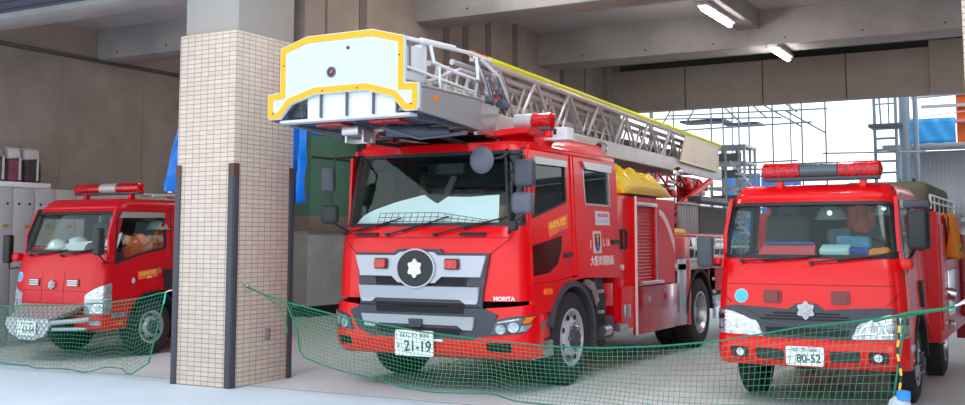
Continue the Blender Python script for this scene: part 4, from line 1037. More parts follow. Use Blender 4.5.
    b.cyl((-.7, wheel_y, R_), (.7, wheel_y, R_), .06, 10); b.cyl((-.7, rear_y, R_), (.7, rear_y, R_), .09, 10); b.box((0, .9, .72), (1.3, 1.1, .24)); b.box((0, 1.6, .55), (.6, .8, .36)); b.build('chassis', UND, t)
    for sg in (-1, 1):
        wheel(t, (sg*(hw-.04), wheel_y, R_), sg, R_, .205, .20, 'front', 6)
        wheel(t, (sg*(hw-.02), rear_y, R_), sg, R_, .205, .20, 'rear', 6)
    return t, F, FB

# ---- right hand pumper
RP = [(.38, .03), (.60, .0), (.90, .015), (1.12, .03), (1.30, .055), (1.36, .09), (1.60, .16), (1.87, .26), (1.93, .31)]
wsR = rnd([(-.875, 1.365), (.875, 1.365), (.83, 1.885), (-.83, 1.885)], .09)
R, FR, FRB = small_engine('small_fire_engine', 'small bright red fire engine with plate 80-52 on the right', (5.55, 1.45, 0), RED, RP, .845, 2.06, wsR, 1.95, .98, 3.32, None, None, .38)
SB = FRB.L+FRB.r*PI/2+.12
fr = [rnd([(-.70, .445), (-.53, .445), (-.53, .545), (-.70, .545)], .03), rnd([(.53, .445), (.70, .445), (.70, .545), (.53, .545)], .03),
      rnd([(-.46, .445), (-.20, .435), (-.20, .535), (-.47, .545)], .03), rnd([(.20, .435), (.46, .445), (.47, .545), (.20, .535)], .03)]
b = MB(); b.poly([(-SB, .38), (SB, .38), (SB, .66), (.90, .655), (.38, .605), (-.38, .605), (-.90, .655), (-SB, .66)], fr, o0=0, o1=.04); b.wrap(FRB); b.build('bumper', RED, R, bevel=.004)
b = MB(); b.poly([(-.75, .41), (.75, .41), (.75, .58), (-.75, .58)], o0=.03, o1=.04); b.wrap(FRB); b.build('bumper_recess', mat('recess_green_grey', (52, 66, 66), .6), R)
for sg in (-1, 1):
    b = MB(); b.poly(circ(sg*.61, .495, .036, 18), o0=-.0, o1=.03); b.wrap(FRB); b.build('fog_lamp', mat('pale_lens', (240, 246, 250), .1, .2, .6), R)  # fog lamps with a near-white lens colour
# grille band
gb = [(-.80, .905), (-.64, .925), (-.16, .90), (-.09, .955), (.09, .955), (.16, .90), (.64, .93), (.80, .92), (.55, .86), (.44, .76), (.39, .64), (-.39, .64), (-.44, .76), (-.55, .86)]
b = MB(); b.poly(gb, o0=-.012, o1=.0); b.wrap(FR); gp = b.build('grille_band', mat('grille_grey', (60, 66, 76), .4), R, bevel=.004)
b = MB()
for (z, w_) in ((.872, .30), (.845, .38), (.818, .42)): b.poly([(-w_, z), (w_, z), (w_*.96, z-.014), (-w_*.96, z-.014)], o0=-.018, o1=-.012)
b.poly([(-.37, .735), (.37, .735), (.36, .67), (-.36, .67)], o0=-.016, o1=-.012); b.wrap(FR); b.build('grille_mesh', DARKSLOT, gp)
b = MB()
for sg in (-1, 1): b.poly([(sg*.78, .905), (sg*.60, .915), (sg*.40, .80), (sg*.10, .765), (sg*.10, .745), (sg*.42, .775), (sg*.5, .80)], o0=-.022, o1=-.012)
b.wrap(FR); b.build('grille_wing', DGR, gp, bevel=.004)
emblem(FR, 0, .895, .085, R)
for sg in (-1, 1):
    o = rnd([(sg*.385, .648), (sg*.44, .77), (sg*.555, .862), (sg*.93, .885), (sg*.965, .76), (sg*.90, .665)], .03)
    b = MB(); b.poly(o, o0=-.012, o1=.0); b.wrap(FR); H = b.build('headlight', LENS, R, bevel=.006)
    b = MB(); b.poly(inset(o, .035), [inset(o, .05)], o0=-.016, o1=-.012)
    b.wrap(FR); b.build('headlight_rim', CHR, H)
    for s_ in (.57, .72):
        b = MB(); b.poly(circ(sg*s_, .755, .058, 18), [circ(sg*s_, .755, .045, 18)], o0=-.02, o1=-.012); b.wrap(FR); b.build('reflector_ring', CHR, H)
    b = MB(); b.poly(rnd([(sg*.225, .955), (sg*.385, .955), (sg*.385, 1.07), (sg*.225, 1.07)], .02), o0=-.02, o1=0); b.wrap(FR); H = b.build('strobe_lamp', DRED, R, bevel=.004)
    b = MB(); b.poly(rnd([(sg*.245, .97), (sg*.365, .97), (sg*.365, 1.055), (sg*.245, 1.055)], .015), o0=-.04, o1=-.02); b.wrap(FR); b.build('strobe_lens', DRED, H, bevel=.006)
    b = MB(); b.poly([(sg*.945, .92), (sg*.965, .92), (sg*.965, 1.30), (sg*.945, 1.30)], o0=-.008, o1=0); b.wrap(FR); b.build('corner_strip', ORG, R)  # thin orange strip up the cab corner
    b = MB(); b.poly([(sg*.80, 1.06), (sg*.815, 1.06), (sg*.70, .95), (sg*.685, .95)], o0=-.002, o1=0); b.poly([(sg*.76, .94), (sg*.768, .94), (sg*.768, 1.32), (sg*.76, 1.32)], o0=-.002, o1=0); b.wrap(FR); b.build('panel_crease', MATS['seam_red'], R)
    b = MB(); b.box((sg*.86, .13, 1.32), (.11, .12, .10), .03); b.build('cowl_bracket', RED, R)
b = MB(); b.poly([(-.76, 1.118), (.76, 1.118), (.76, 1.126), (-.76, 1.126)], o0=-.002, o1=0); b.wrap(FR); b.build('panel_crease', MATS['seam_red'], R)
b = MB(); b.poly(circ(-.60, 1.01, .066, 24), o0=-.004, o1=0); b.wrap(FR); ss = b.build('round_sticker', mat('sticker_rim', (170, 205, 225), .5), R)
b = MB(); b.poly(circ(-.60, 1.01, .054, 24), o0=-.007, o1=-.004); b.wrap(FR); b.build('sticker_centre', CYAN, ss)
num_plate(FRB, -.01, .488, .335, .17, .02, R, '\u306a\u306b\u308f 800', '\u3059', '80-52')
wiper(FR, -.62, 1.335, .02, 1.375, R); wiper(FR, .05, 1.325, .72, 1.40, R)
mirror(R, (.985, -.05, 1.62), .18, .35, .12, [(.96, -.02, 1.84), (.86, .2, 1.88)], m=BLK, rz=-.2)
b = MB(); b.box((.97, .02, 1.84), (.22, .12, .07), .02); b.build('mirror_arm', DGR, R)
mirror(R, (-.90, -.08, 1.42), .15, .30, .09, [(-.86, -.05, 1.30), (-.80, .06, 1.29)], m=DGR, rz=.2)
lightbar(R, -.49, .64, .47, 2.19, .082, 'light_bar', [(-.11, REDLAMP), (.24, mat('siren_grey', (92, 104, 110), .25, .6)), (.64, REDLAMP)])
# pump body behind the cab
b = MB(); b.box((0, 3.45, 1.15), (1.86, 2.9, 1.35), .015); b.build('pump_body', RED2, R)
b = MB(); b.box((.935, 2.35, 1.15), (.02, .5, 1.1), .005)
for k in range(12): b.tube([(.942, 2.12, .68+.085*k), (.942, 2.58, .68+.085*k)], .008, 6)
b.build('side_shutter', RED2, R)
b = MB(); b.box((.94, 3.3, .95), (.03, 1.1, .5), .01); b.cyl((.93, 2.75, .95), (1.02, 2.75, .93), .07, 14); b.cyl((.93, 2.75, .62), (1.0, 2.75, .62), .05, 14); b.build('pump_outlet', CHR, R)
b = MB(); b.box((.95, 4.6, 1.1), (.04, .4, 1.0), .01); b.box((.88, 4.86, .45), (.1, .1, .3)); b.build('rear_post', MATS['seam_red'], R)
b = MB(); b.tube([(.86, 2.1, 1.86), (.86, 2.1, 2.0), (.86, 4.7, 2.0), (.86, 4.7, 1.86)], .018, 8); b.tube([(.86, 2.1, 1.93), (.86, 4.7, 1.93)], .014, 8)
for k in range(5): b.tube([(.86, 2.5+.45*k, 1.84), (.86, 2.5+.45*k, 2.0)], .012, 6)
b.build('roof_rail', STL, R)
b = MB(); b.box((.35, 3.6, 2.0), (.9, 2.3, .34), .09, seg=3); b.map(lambda v: v+noise.noise_vector(v*3)*.03)
b.build('olive_cover', mat('olive_canvas', (112, 116, 92), .85, var=.12, scale=4), R)
b = MB(); b.poly(rnd([(2.05, .5), (2.5, .42), (2.5, .58), (2.05, .62)], .02), o0=-.92, o1=-.86); b.map(lambda v: (-v.y, v.x, v.z)); b.build('side_step', STL, R)
# ---- left hand engine
LP = [(.36, .03), (.60, .0), (1.0, .02), (1.15, .035), (1.30, .06), (1.36, .10), (1.60, .17), (1.89, .27), (1.95, .32)]
wsL = rnd([(-.87, 1.365), (.87, 1.365), (.82, 1.90), (-.82, 1.90)], .09)
Lt, FL, FLB = small_engine('small_fire_engine', 'small fire engine with plate 63-64 and a chequered front step, left of the tiled pillar', (-3.95, .95, 0), RED2, LP, .85, 2.08, wsL, 1.62, .95, 2.95, None, None, .36)
SB = FLB.L+FLB.r*PI/2+.12
b = MB(); b.poly([(-SB, .38), (SB, .38), (SB, .565), (-SB, .565)], [rnd([(.70, .45), (.86, .45), (.86, .51), (.70, .51)], .02)], o0=0, o1=.05); b.wrap(FLB); b.build('bumper', RED2, Lt, bevel=.006)
b = MB(); b.poly(rnd([(.70, .45), (.86, .45), (.86, .51), (.70, .51)], .02), o0=.01, o1=.03); b.wrap(FLB); b.build('fog_lamp', LENS, Lt)
b = MB(); b.poly([(-.60, .60), (.60, .60), (.60, .585), (-.60, .585)], o0=-.01, o1=0)
for s_ in (-.50, -.24, .02, .28, .50): b.poly([(s_-.09, .655), (s_+.09, .655), (s_+.09, .63), (s_-.09, .63)], o0=-.006, o1=0)
b.wrap(FL); b.build('grille_slots', DARKSLOT, Lt)
b = MB()
for z in (.71, .87): b.poly([(-.60, z), (.60, z), (.60, z+.008), (-.60, z+.008)], o0=-.002, o1=0)
for s_ in (-.22, .20): b.poly([(s_, .71), (s_+.007, .71), (s_+.007, 1.12), (s_, 1.12)], o0=-.002, o1=0)
b.wrap(FL); b.build('panel_crease', MATS['seam_red'], Lt)
emblem(FL, 0, .95, .062, Lt)
for sg in (-1, 1):
    o = rnd([(sg*.605, .575), (sg*.60, .83), (sg*.80, .935), (sg*.955, .985), (sg*.97, .60)], .03)
    b = MB(); b.poly(o, o0=-.014, o1=.0); b.wrap(FL); H = b.build('headlight', LENS, Lt, bevel=.006)
    b = MB(); b.poly([(sg*.60, .755), (sg*.965, .765), (sg*.965, .785), (sg*.60, .775)], o0=-.018, o1=-.012); b.wrap(FL); b.build('lamp_divider', SIL, H)
    for z in (.67, .84):
        b = MB(); b.poly(circ(sg*.80, z, .06, 18), [circ(sg*.80, z, .045, 18)], o0=-.022, o1=-.014); b.wrap(FL); b.build('reflector_ring', CHR, H)
    b = MB(); b.poly(rnd([(sg*.26, .93), (sg*.48, .93), (sg*.48, 1.03), (sg*.26, 1.03)], .015), o0=-.014, o1=0); b.wrap(FL); H = b.build('strobe_lamp', DRED, Lt)
    b = MB()
    for k in range(3): b.poly([(sg*.28, .942+.028*k), (sg*.46, .942+.028*k), (sg*.46, .958+.028*k), (sg*.28, .958+.028*k)], o0=-.02, o1=-.014)
    b.wrap(FL); b.build('strobe_louvre', STL, H)
    b = MB(); b.box((sg*.86, .13, 1.30), (.13, .12, .11), .03); b.build('cowl_bracket', RED2, Lt)
b = MB(); b.poly(circ(-.70, 1.04, .065, 20), o0=-.004, o1=0); b.wrap(FL); ss = b.build('round_sticker', mat('pale_sticker_rim', (200, 215, 230), .5), Lt)
b = MB(); b.poly(circ(-.70, 1.04, .052, 20), o0=-.007, o1=-.004); b.wrap(FL); b.build('sticker_centre', mat('sky_sticker', (110, 175, 230), .5), ss)
# chequered step with the plate
CHK = mat('checker_plate', (196, 200, 206), .35, .5)
def chk():
    m = CHK; N = m.node_tree.nodes; Lk = m.node_tree.links; b_ = N['Principled BSDF']
    tc_ = N.new('ShaderNodeTexCoord'); ck = N.new('ShaderNodeTexChecker'); ck.inputs['Scale'].default_value = 22
    ck.inputs['Color1'].default_value = lin((214, 218, 226)); ck.inputs['Color2'].default_value = lin((150, 156, 166))
    Lk.new(tc_.outputs['Object'], ck.inputs['Vector']); Lk.new(ck.outputs['Color'], b_.inputs['Base Color'])
chk()
b = MB(); V = [(-.58, .0, .70), (.62, .0, .70), (.50, -.42, .545), (-.27, -.42, .545)]; W = [(-.5, .0, .60), (.5, .0, .60), (.46, -.42, .50), (-.24, -.42, .50)]
A = [b.bm.verts.new(p) for p in V]; B_ = [b.bm.verts.new(p) for p in W]
b.bm.faces.new(A); b.bm.faces.new(B_[::-1])
for i in range(4): b.bm.faces.new((A[i], A[(i+1) % 4], B_[(i+1) % 4], B_[i]))
ST_ = b.build('front_step', CHK, Lt)
b = MB(); b.poly([(-.28, .55), (.50, .55), (.52, .47), (.44, .34), (.24, .285), (-.02, .285), (-.22, .36), (-.30, .46)], o0=-.44, o1=-.41); b.build('step_front_plate', CHK, ST_)
np_ = num_plate(FLB, .13, .43, .34, .175, 0, Lt, '\u306a\u306b\u308f 800', '\u305b', '63-64', y=-.455)
b = MB(); b.tube([(.50, -.40, .50), (.98, -.22, .55)], .03, 8); b.tube([(.50, -.38, .42), (.9, -.2, .43)], .02, 8); b.build('step_tube', SIL, Lt)
b = MB(); b.box((0, .0, .47), (.9, .3, .1)); b.box((.2, -.2, .44), (.5, .4, .05)); b.build('step_bracket', UND, Lt)
wiper(FL, -.55, 1.33, .05, 1.385, Lt); wiper(FL, .1, 1.33, .72, 1.42, Lt)
mirror(Lt, (1.02, -.15, 1.51), .13, .34, .10, [(1.0, -.12, 1.34), (.98, 0, 1.25), (.87, .12, 1.24)], m=BLK, rz=-.2)
mirror(Lt, (-1.03, .10, 1.41), .11, .38, .10, [(-1.0, .1, 1.22), (-.98, .1, 1.14), (-.85, .14, 1.16)], m=BLK, rz=.2)
lightbar(Lt, -.64, .66, .88, 2.235, .072, 'light_bar', [(-.12, REDLAMP), (.20, ALU), (.66, REDLAMP)])
b = MB(); b.box((0, 2.7, 1.2), (1.74, 2.1, 1.5), .015); b.build('pump_body', RED2, Lt)
b = MB(); b.box((.885, 2.6, 1.2), (.02, 1.2, 1.1))
for k in range(14): b.tube([(.89, 2.0, .68+.08*k), (.89, 3.2, .68+.08*k)], .02, 6)
b.build('side_shutter', RED2, Lt)
b = MB(); b.tube([(.72, 1.0, 2.13), (.72, 1.65, 2.16), (.72, 3.75, 2.16)], .022, 8); b.tube([(.30, 1.2, 2.16), (.30, 3.75, 2.16)], .022, 8)
for k in range(7): b.tube([(.30, 1.35+.33*k, 2.16), (.72, 1.35+.33*k, 2.16)], .013, 6)
b.box((.5, 1.7, 2.05), (.5, .06, .2)); b.box((.5, 3.6, 2.05), (.5, .06, .2)); b.build('roof_ladder', ALU, Lt)
b = MB(); b.lathe([(.001, 0), (.05, .0), (.085, .08), (.085, .11), (.001, .10)], (.66, 1.35, 2.28), 'Y', 16); b.box((.66, 1.42, 2.17), (.12, .12, .12), .02); b.build('spot_lamp', CHR, Lt)
s_ = sticker(FL, 1, [(.66, 1.01), (1.00, 1.045), (1.00, 1.15), (.66, 1.115)], MATS['orange_sticker'], Lt)
side_text(FL, 1, .83, 1.09, '\u307f\u307e\u3082\u308a\u968a', .062, MATS['yellow_ink'], s_, 'sticker_lettering', .10, 1.0, .003, .014)
side_text(FL, 1, .85, 1.035, '119', .035, TXT_W, s_, 'sticker_small_lettering', .10, 1.4, .002, .014)
sticker(FL, 1, circ(.58, 1.0, .03, 12, .04), mat('sticker_mascot_grey', (196, 200, 190), .6), s_, 'sticker_dot'); sticker(FL, 1, circ(1.04, 1.12, .03, 12, .045), mat('sticker_olive', (140, 130, 100), .6), s_, 'sticker_dot')

# ---- gear lying and hanging in the small cabs (world coordinates)
def W(root, x, y, z):
    if z < 1.42: z += .045
    return (root.location.x+x, root.location.y+y, z)
helmet('fire_helmet', W(Lt, -.42, .42, 1.35), 'white helmet lying lower left on the dashboard of the left engine', .4)
helmet('fire_helmet', W(Lt, -.12, .50, 1.38), 'white helmet with a badge, right one of two on the left engine dashboard', -.2)
b = MB(); b.poly([(-.2, 0), (.22, .0), (.25, .16), (-.12, .13)], o0=0, o1=.01); b.map(lambda v: (v.x, v.y+v.z*.8, v.z*.8)); tag(b.build('paper_stack', WHT, None, loc=W(Lt, .06, .24, 1.345)), 'white papers lying in front of the helmets in the left engine', 'papers')
b = MB(); b.poly([(-.1, 0), (.14, .0), (.16, .24), (-.1, .15)], o0=0, o1=.01); b.map(lambda v: (v.x, v.y+v.z*.3, v.z)); tag(b.build('paper_sheet', WHT, None, loc=W(Lt, .60, .38, 1.345)), 'white sheet standing near the steering wheel of the left engine', 'papers')
b = MB(); b.lathe([(.001, .11), (.06, .1), (.10, .05), (.11, 0), (.001, 0)], (0, 0, 0), 'Z', 18); tag(b.build('black_cap', BLK, None, loc=W(Lt, .40, .30, 1.345)), 'round black cap on the dashboard of the left engine', 'cap')
b = MB(); b.box((0, 0, .03), (.22, .12, .06), .02); tag(b.build('red_pouch', mat('pouch_red', (176, 60, 70), .8), None, loc=W(Lt, -.66, .34, 1.345)), 'small red pouch at the far left of the left engine dashboard', 'pouch')
helmet('fire_helmet', W(Lt, .66, 1.18, 1.66), 'grey helmet hanging behind the side window of the left engine', 1.2, mat('helmet_grey', (150, 164, 160), .4))
jacket('fire_jacket', W(Lt, .62, .86, 1.62), 'orange jacket with silver bands over the near seat of the left engine', 1.3, .34, .44)
jacket('fire_jacket', W(Lt, .62, 1.34, 1.74), 'orange jacket hung at the rear edge of the left engine side window', 1.5, .30, .44)
GH = mat('helmet_silver', (188, 206, 208), .25, .3)
helmet('fire_helmet', W(R, .06, 1.0, 1.72), 'silver helmet hanging left of the orange hood in the right engine', .1, GH, r=.14)
helmet('fire_helmet', W(R, .62, .95, 1.76), 'grey helmet hanging nearest the right side of the right engine cab', -.2, mat('helmet_grey', (150, 164, 160), .4), r=.14)
jacket('fire_hood', W(R, .34, 1.02, 1.90), 'orange and silver fire hood hanging between the helmets in the right engine', .1, .17, .30, mat('hood_orange', (196, 88, 60), .8, var=.4, scale=7))
b = MB(); b.poly([(-.3, 0), (.24, 0), (.24, .10), (-.24, .10)], o0=0, o1=.015); b.map(lambda v: (v.x, v.y+v.z*.35, v.z)); c_ = b.build('clip_board', mat('folder_red', (215, 60, 66), .5), None, loc=W(R, -.22, .36, 1.345)); tag(c_, 'red folder with a blue top edge standing on the right engine dashboard', 'folder')
b = MB(); b.box((-.0, .03, .108), (.46, .03, .03), .005); b.build('folder_edge', mat('folder_blue', (50, 70, 150), .5), c_)
b = MB(); b.box((0, 0, .04), (.26, .16, .08), .01, rot=(.3, 0, 0)); tag(b.build('paper_box', mat('box_mint', (190, 226, 228), .5), None, loc=W(R, .22, .30, 1.345)), 'pale mint box lying mid dashboard in the right engine', 'box')
for (x, z, c1, lab, w_) in ((.42, 1.345, (38, 60, 150), 'blue cloth bundle at the front of the right engine dashboard', .26), (.36, 1.41, (70, 130, 160), 'teal and grey cloth heap behind the windshield of the right engine', .30), (.60, 1.335, (245, 140, 40), 'orange strap lying at the right end of the right engine dashboard', .20)):
    b = MB(); b.box((0, 0, .04), (w_, .12, .08 if z < 1.4 else .16), .035, seg=3); b.map(lambda v: v+noise.noise_vector(v*9+Vector((x*9, 0, 0)))*.03)
    tag(b.build('cloth_bundle', mat('cloth%d' % c1[0], c1, .8, var=.35, scale=12), None, loc=W(R, x, .33+(z-1.33)*1.8, z)), lab, 'cloth')
b = MB(); b.box((0, 0, .09), (.22, .2, .22), .05, seg=3); b.map(lambda v: v+noise.noise_vector(v*7)*.03); tag(b.build('dark_glove', mat('glove_dark', (60, 84, 92), .8, var=.4, scale=9), None, loc=W(R, .22, .62, 1.40)), 'dark work gloves piled by the steering wheel of the right engine', 'gloves')
b = MB(); b.box((0, 0, 0), (.1, .04, .03), .01); 
# orange coat hung on the side of the right engine
b = MB(); P = []
for i in range(17):
    v = i/16; P.append([(1.0+.05*math.sin(u*9+v*2)*(.3+v), 2.55+(.30+.62*v)*(u/12)+.30*v, 1.80-.46*v-.03*math.sin(u)) for u in range(13)])
b.grid(P); b.map(lambda v: (v.x+5.55, v.y+1.45, v.z)); cj = b.build('orange_coat', mat('coat_orange', (244, 150, 50), .8, var=.12, scale=5), solid=.02)
tag(cj, 'orange coat hung on the side of the right engine behind its mirror', 'coat')
b = MB(); P = []
for i in (12, 13): 
    v = i/16; P.append([(1.012+.05*math.sin(u*9+v*2)*(.3+v), 2.55+(.30+.62*v)*(u/12)+.30*v, 1.80-.46*v-.03*math.sin(u)) for u in range(13)])
b.grid(P); b.map(lambda v: (v.x+5.55, v.y+1.45, v.z)); b.build('lime_band', mat('lime_band', (200, 200, 90), .6), cj, solid=.01)

# ------------------------------------------------------------------ nets between the pillars
def interp(tab, x):
    if x <= tab[0][0]: return tab[0][1]
    for (a, b_), (c, d) in zip(tab, tab[1:]):
        if x <= c:
            t = (x-a)/(c-a); return b_+(d-b_)*t
    return tab[-1][1]
def strand(mb, p, q, r):
    d = (q-p)
    if d.length < 1e-5: return
    d.normalize(); a = d.cross(Vector((.3, 1, .2))).normalized(); b_ = d.cross(a)
    R_ = []
    for P_ in (p, q): R_.append([mb.bm.verts.new(P_+(a*math.cos(t)+b_*math.sin(t))*r) for t in (0, 2.094, 4.189)])
    for j in range(3): mb.bm.faces.new((R_[0][j], R_[0][(j+1) % 3], R_[1][(j+1) % 3], R_[1][j]))
def net(label, top, bot, xl, xr, nx, nz, yfn, ropes, group=None):
    t = thing('safety_net', label, 'net', (0, 0, 0))
    def pt(i, j):
        v = j/nz; u = i/nx
        x = xl(v)+(xr(v)-xl(v))*u
        zt = interp(top, xl(0)+(xr(0)-xl(0))*u); zb = interp(bot, xl(1)+(xr(1)-xl(1))*u)
        sk = .02*math.sin(u*23+v*4)
        return Vector((x+sk*v*(0 if i in (0, nx) else 1), yfn(x, v), zt+(zb-zt)*v))
    G_ = [[pt(i, j) for j in range(nz+1)] for i in range(nx+1)]
    mb = MB()
    for i in range(nx+1):
        for j in range(nz+1):
            if j < nz: strand(mb, G_[i][j], G_[i][j+1], .0023)
            if i < nx: strand(mb, G_[i][j], G_[i+1][j], .0023)
    bmesh_ = mb.build('net_mesh', NET, t); bmesh_['kind'] = 'stuff'
    for k, (nm, pts, r, m_) in enumerate([('top_rope', [G_[i][0] for i in range(0, nx+1, 2)], .008, NET), ('bottom_rope', [G_[i][nz] for i in range(0, nx+1, 2)], .007, mat('dark_green_rope', (14, 120, 92), .6)),
                                      ('edge_rope', [G_[0][j] for j in range(nz+1)], .009, NET), ('edge_rope', [G_[nx][j] for j in range(nz+1)], .009, NET)]):
        m = MB(); m.tube(pts, r, 6); m.build(nm, m_, t)
    for nm, pts, r, m_ in ropes:
        m = MB(); m.tube(pts, r, 6); m.build(nm, m_, t)
    return t, G_
# middle and right bay (one long net)
topM = [(.71, .905), (1.46, .775), (2.33, .675), (3.0, .63), (3.62, .605), (4.14, .612), (4.67, .655), (5.18, .72), (5.81, .855), (6.55, .965)]
botM = [(.83, .42), (.92, .36), (1.47, .255), (2.13, .16), (2.55, .14), (2.92, .145), (3.05, .15), (3.25, .10), (3.76, .10), (4.6, .05), (5.5, .03), (6.42, .03)]
WROPE = mat('white_rope', (225, 228, 228), .6)
nt_, G_ = net('long green safety net hung low in front of the ladder truck and right engine', topM, botM, lambda v: .71+.12*min(1, v*1.6), lambda v: 6.58-.17*v, 128, 15,
    lambda x, v: .02+.05*math.sin(x*2.1)*v-.04*v*math.sin(x*5.3+1), [
    ('tie_rope', [(.06, .17, 1.035), (.35, .08, .975), (.71, .02, .905)], .009, NET),
    ('tie_rope', [(.35, .08, .975), (.60, .04, .86), (.70, .02, .74), (.74, .02, .60)], .007, NET),
    ('tie_rope', [(6.55, .02, .965), (6.86, .02, 1.03), (6.92, .02, 1.05)], .012, NET), ('tie_rope', [(6.35, .0, .92), (6.6, .0, .99), (6.86, .02, 1.03)], .012, NET),
    ('white_tie', [(6.90, .02, 1.045), (7.05, .03, 1.10)], .008, WROPE), ('white_tie', [(6.88, .02, 1.02), (7.05, .05, 1.14)], .005, WROPE)])
b = MB(); b.lathe([(.012, 0), (.018, .02), (.018, .06), (.01, .08)], (0, .17, 1.05), 'X', 10); b.tube([(.0, .17, 1.07), (.03, .17, 1.09), (.06, .17, 1.05), (.10, .16, 1.03)], .008, 6); b.build('snap_hook', CHR, nt_)
# left bay net
topL = [(-6.25, .95), (-5.0, .78), (-3.68, .735), (-2.62, .775), (-1.88, .82), (-1.33, .89), (-.98, .965)]
botL = [(-6.25, .1), (-3.64, .07), (-3.1, .06), (-3.0, .03), (-2.5, .05), (-2.2, .02), (-1.9, .10), (-1.6, .10), (-1.5, .03), (-1.15, .20)]
nl_, _ = net('green safety net hung across the bay of the left engine', topL, botL, lambda v: -6.25, lambda v: -.96-.18*v, 104, 17,
    lambda x, v: .02+.05*math.sin(x*2.3)*v+.03*v*math.sin(x*6.1), [
    ('white_tie', [(-.96, .02, .965), (-.9, .02, .985), (-.82, .05, .99)], .007, WROPE), ('tie_rope', [(-.94, .0, .97), (-.93, -.02, .90), (-.945, -.02, .84)], .008, mat('teal_rope', (70, 200, 190), .6))])
# yellow and black cord with its weight
b = MB(); k = 0
t = thing('hanging_weight', 'yellow and black cord with a blue capped weight at the net corner', 'weight', (6.53, -.02, 0))
pts = [Vector((.0+.01*math.sin(i), 0, .95-.052*i)) for i in range(11)]
YC = mat('cord_yellow', (236, 190, 60), .6)
for i in range(10):
    a_ = MB(); a_.tube([pts[i], pts[i+1]], .010, 6); a_.build('cord_band', YC if i % 2 else BLK, t)
b = MB(); b.lathe([(.001, 0), (.085, 0), (.09, .02), (.09, .30), (.07, .36), (.035, .39), (.001, .39)], (0, -.05, 0), 'Z', 20); b.build('weight_bottle', mat('bottle_grey', (180, 190, 195), .4), t)
b = MB(); b.lathe([(.001, .37), (.05, .37), (.05, .43), (.001, .44)], (0.03, -.07, 0), 'Z', 16); b.build('blue_cap', mat('cap_blue', (40, 140, 225), .4), t)

# ------------------------------------------------------------------ yard behind the garage
SCA = mat('scaffold_steel', (150, 176, 186), .6)
def scaffold_pole(p, q, r=.024, label='steel scaffold pole behind the garage', m_=SCA):
    b = MB(); b.tube([p, q], r, 7); return b
t = thing('scaffold', 'open steel scaffold frame standing in the yard behind the ladder', 'scaffold', (0, 13, 0))
zz = 5.4
for x in (-.06, .43, 1.25, 1.50, 1.83, 2.04, 2.52, 3.10, 3.56):
    for y in ((0, 1.6) if x in (1.25, 2.52) else (0,)):
        b = MB(); b.tube([(x, y, 0), (x, y, zz)], .018 if x not in (-.06,) else .045, 8); b.build('upright', SCA, t)
for (x0, z0, x1, z1) in ((-.3, 4.13, 2.7, 4.0), (.3, 4.17, 3.6, 4.13), (.3, 3.84, 3.3, 3.88), (-.1, 4.3, 3.6, 4.3), (1.7, 2.98, 3.75, 2.93), (1.6, 3.10, 3.0, 3.12), (1.6, 2.82, 2.6, 2.82)):
    b = MB(); b.tube([(x0, .03, z0), (x1, .03, z1)], .018, 7); b.build('ledger', SCA, t)
for (x0, z0, x1, z1) in ((2.77, 4.14, 3.53, 3.66), (2.3, 4.3, 3.08, 3.80), (1.3, 4.5, 1.9, 3.9), (.5, 4.5, .1, 3.9), (1.0, 4.5, .7, 4.0), (1.9, 4.5, 2.4, 4.0), (2.4, 4.6, 3.0, 4.1)):
    b = MB(); b.tube([(x0, .06, z0), (x1, .06, z1)], .018, 7); b.build('brace', SCA, t)
for (x0, x1, z) in ((.55, 1.5, 4.03), (1.5, 2.2, 3.93)):
    b = MB(); b.box(((x0+x1)/2, .35, z), (x1-x0, .6, .045)); b.build('walk_board', mat('board_grey', (112, 118, 132), .7), t)
# stair tower near the tail of the ladder truck
t = thing('stair_tower', 'small pale scaffold stair tower behind the tail of the ladder truck', 'scaffold stairs', (1.45, 12.1, 0))
PS = mat('pale_steel', (192, 196, 198), .45, .3)
for x in (.05, .35, .62, .72):
    for y in (0, .8):
        b = MB(); b.tube([(x, y, 0), (x, y, 3.4)], .03, 8); b.build('upright', PS, t)
for z in (1.5, 2.0, 2.55, 3.05, 3.38):
    b = MB(); b.box((.36, .4, z), (.8, .9, .05)); b.build('landing', PS, t)
    b = MB(); b.box((.36, 0, z-.22), (.6, .04, .16), .01); b.build('side_board', mat('board_dark', (120, 122, 124), .7), t)
for z in (1.55, 2.1, 2.6):
    b = MB()
    for k in range(4): b.box((.55+.05*k, -.03, z+.42-.1*k), (.16, .2, .03))
    b.tube([(.45, -.05, z+.48), (.85, -.05, z)], .02, 6); b.build('stair_flight', WHT, t)
# tall ladder stair on the right
t = thing('access_stair', 'steep grey steel access stair beside the blue sheet', 'stairs', (4.48, 13, 0))
for x in (0, .39):
    b = MB(); b.tube([(x-.12*0, 0, 0), (x, 0, 5.2)], .032, 8); b.build('stair_stringer', SCA, t)
b = MB(); b.tube([(.12, 0, 3.75), (.06, 0, 5.2)], .02, 6); b.tube([(.25, .1, 3.75), (.25, .1, 5.2)], .016, 6); b.box((.2, 0, 4.15), (.4, .02, .03)); b.build('guard_rail', SCA, t)
b = MB(); b.box((.2, .2, 3.73), (.62, .6, .07), .01); b.build('landing', mat('board_grey', (112, 118, 132), .7), t)
for k in range(14):
    b = MB(); b.box((.2, 0, 3.48-.22*k), (.36, .16, .035)); b.build('tread', SCA, t)
for x, r in ((.52, .10), (.72, .05)):
    b = MB(); b.tube([(x, .2, 0), (x, .2, 5.2)], r, 12); b.build('pipe_column', mat('pipe_blue_grey', (160, 178, 194), .5), t)
b = MB(); b.tube([(-1.0, .02, 3.24), (.9, .02, 3.20)], .02, 6); b.build('cross_tube', PS, t)
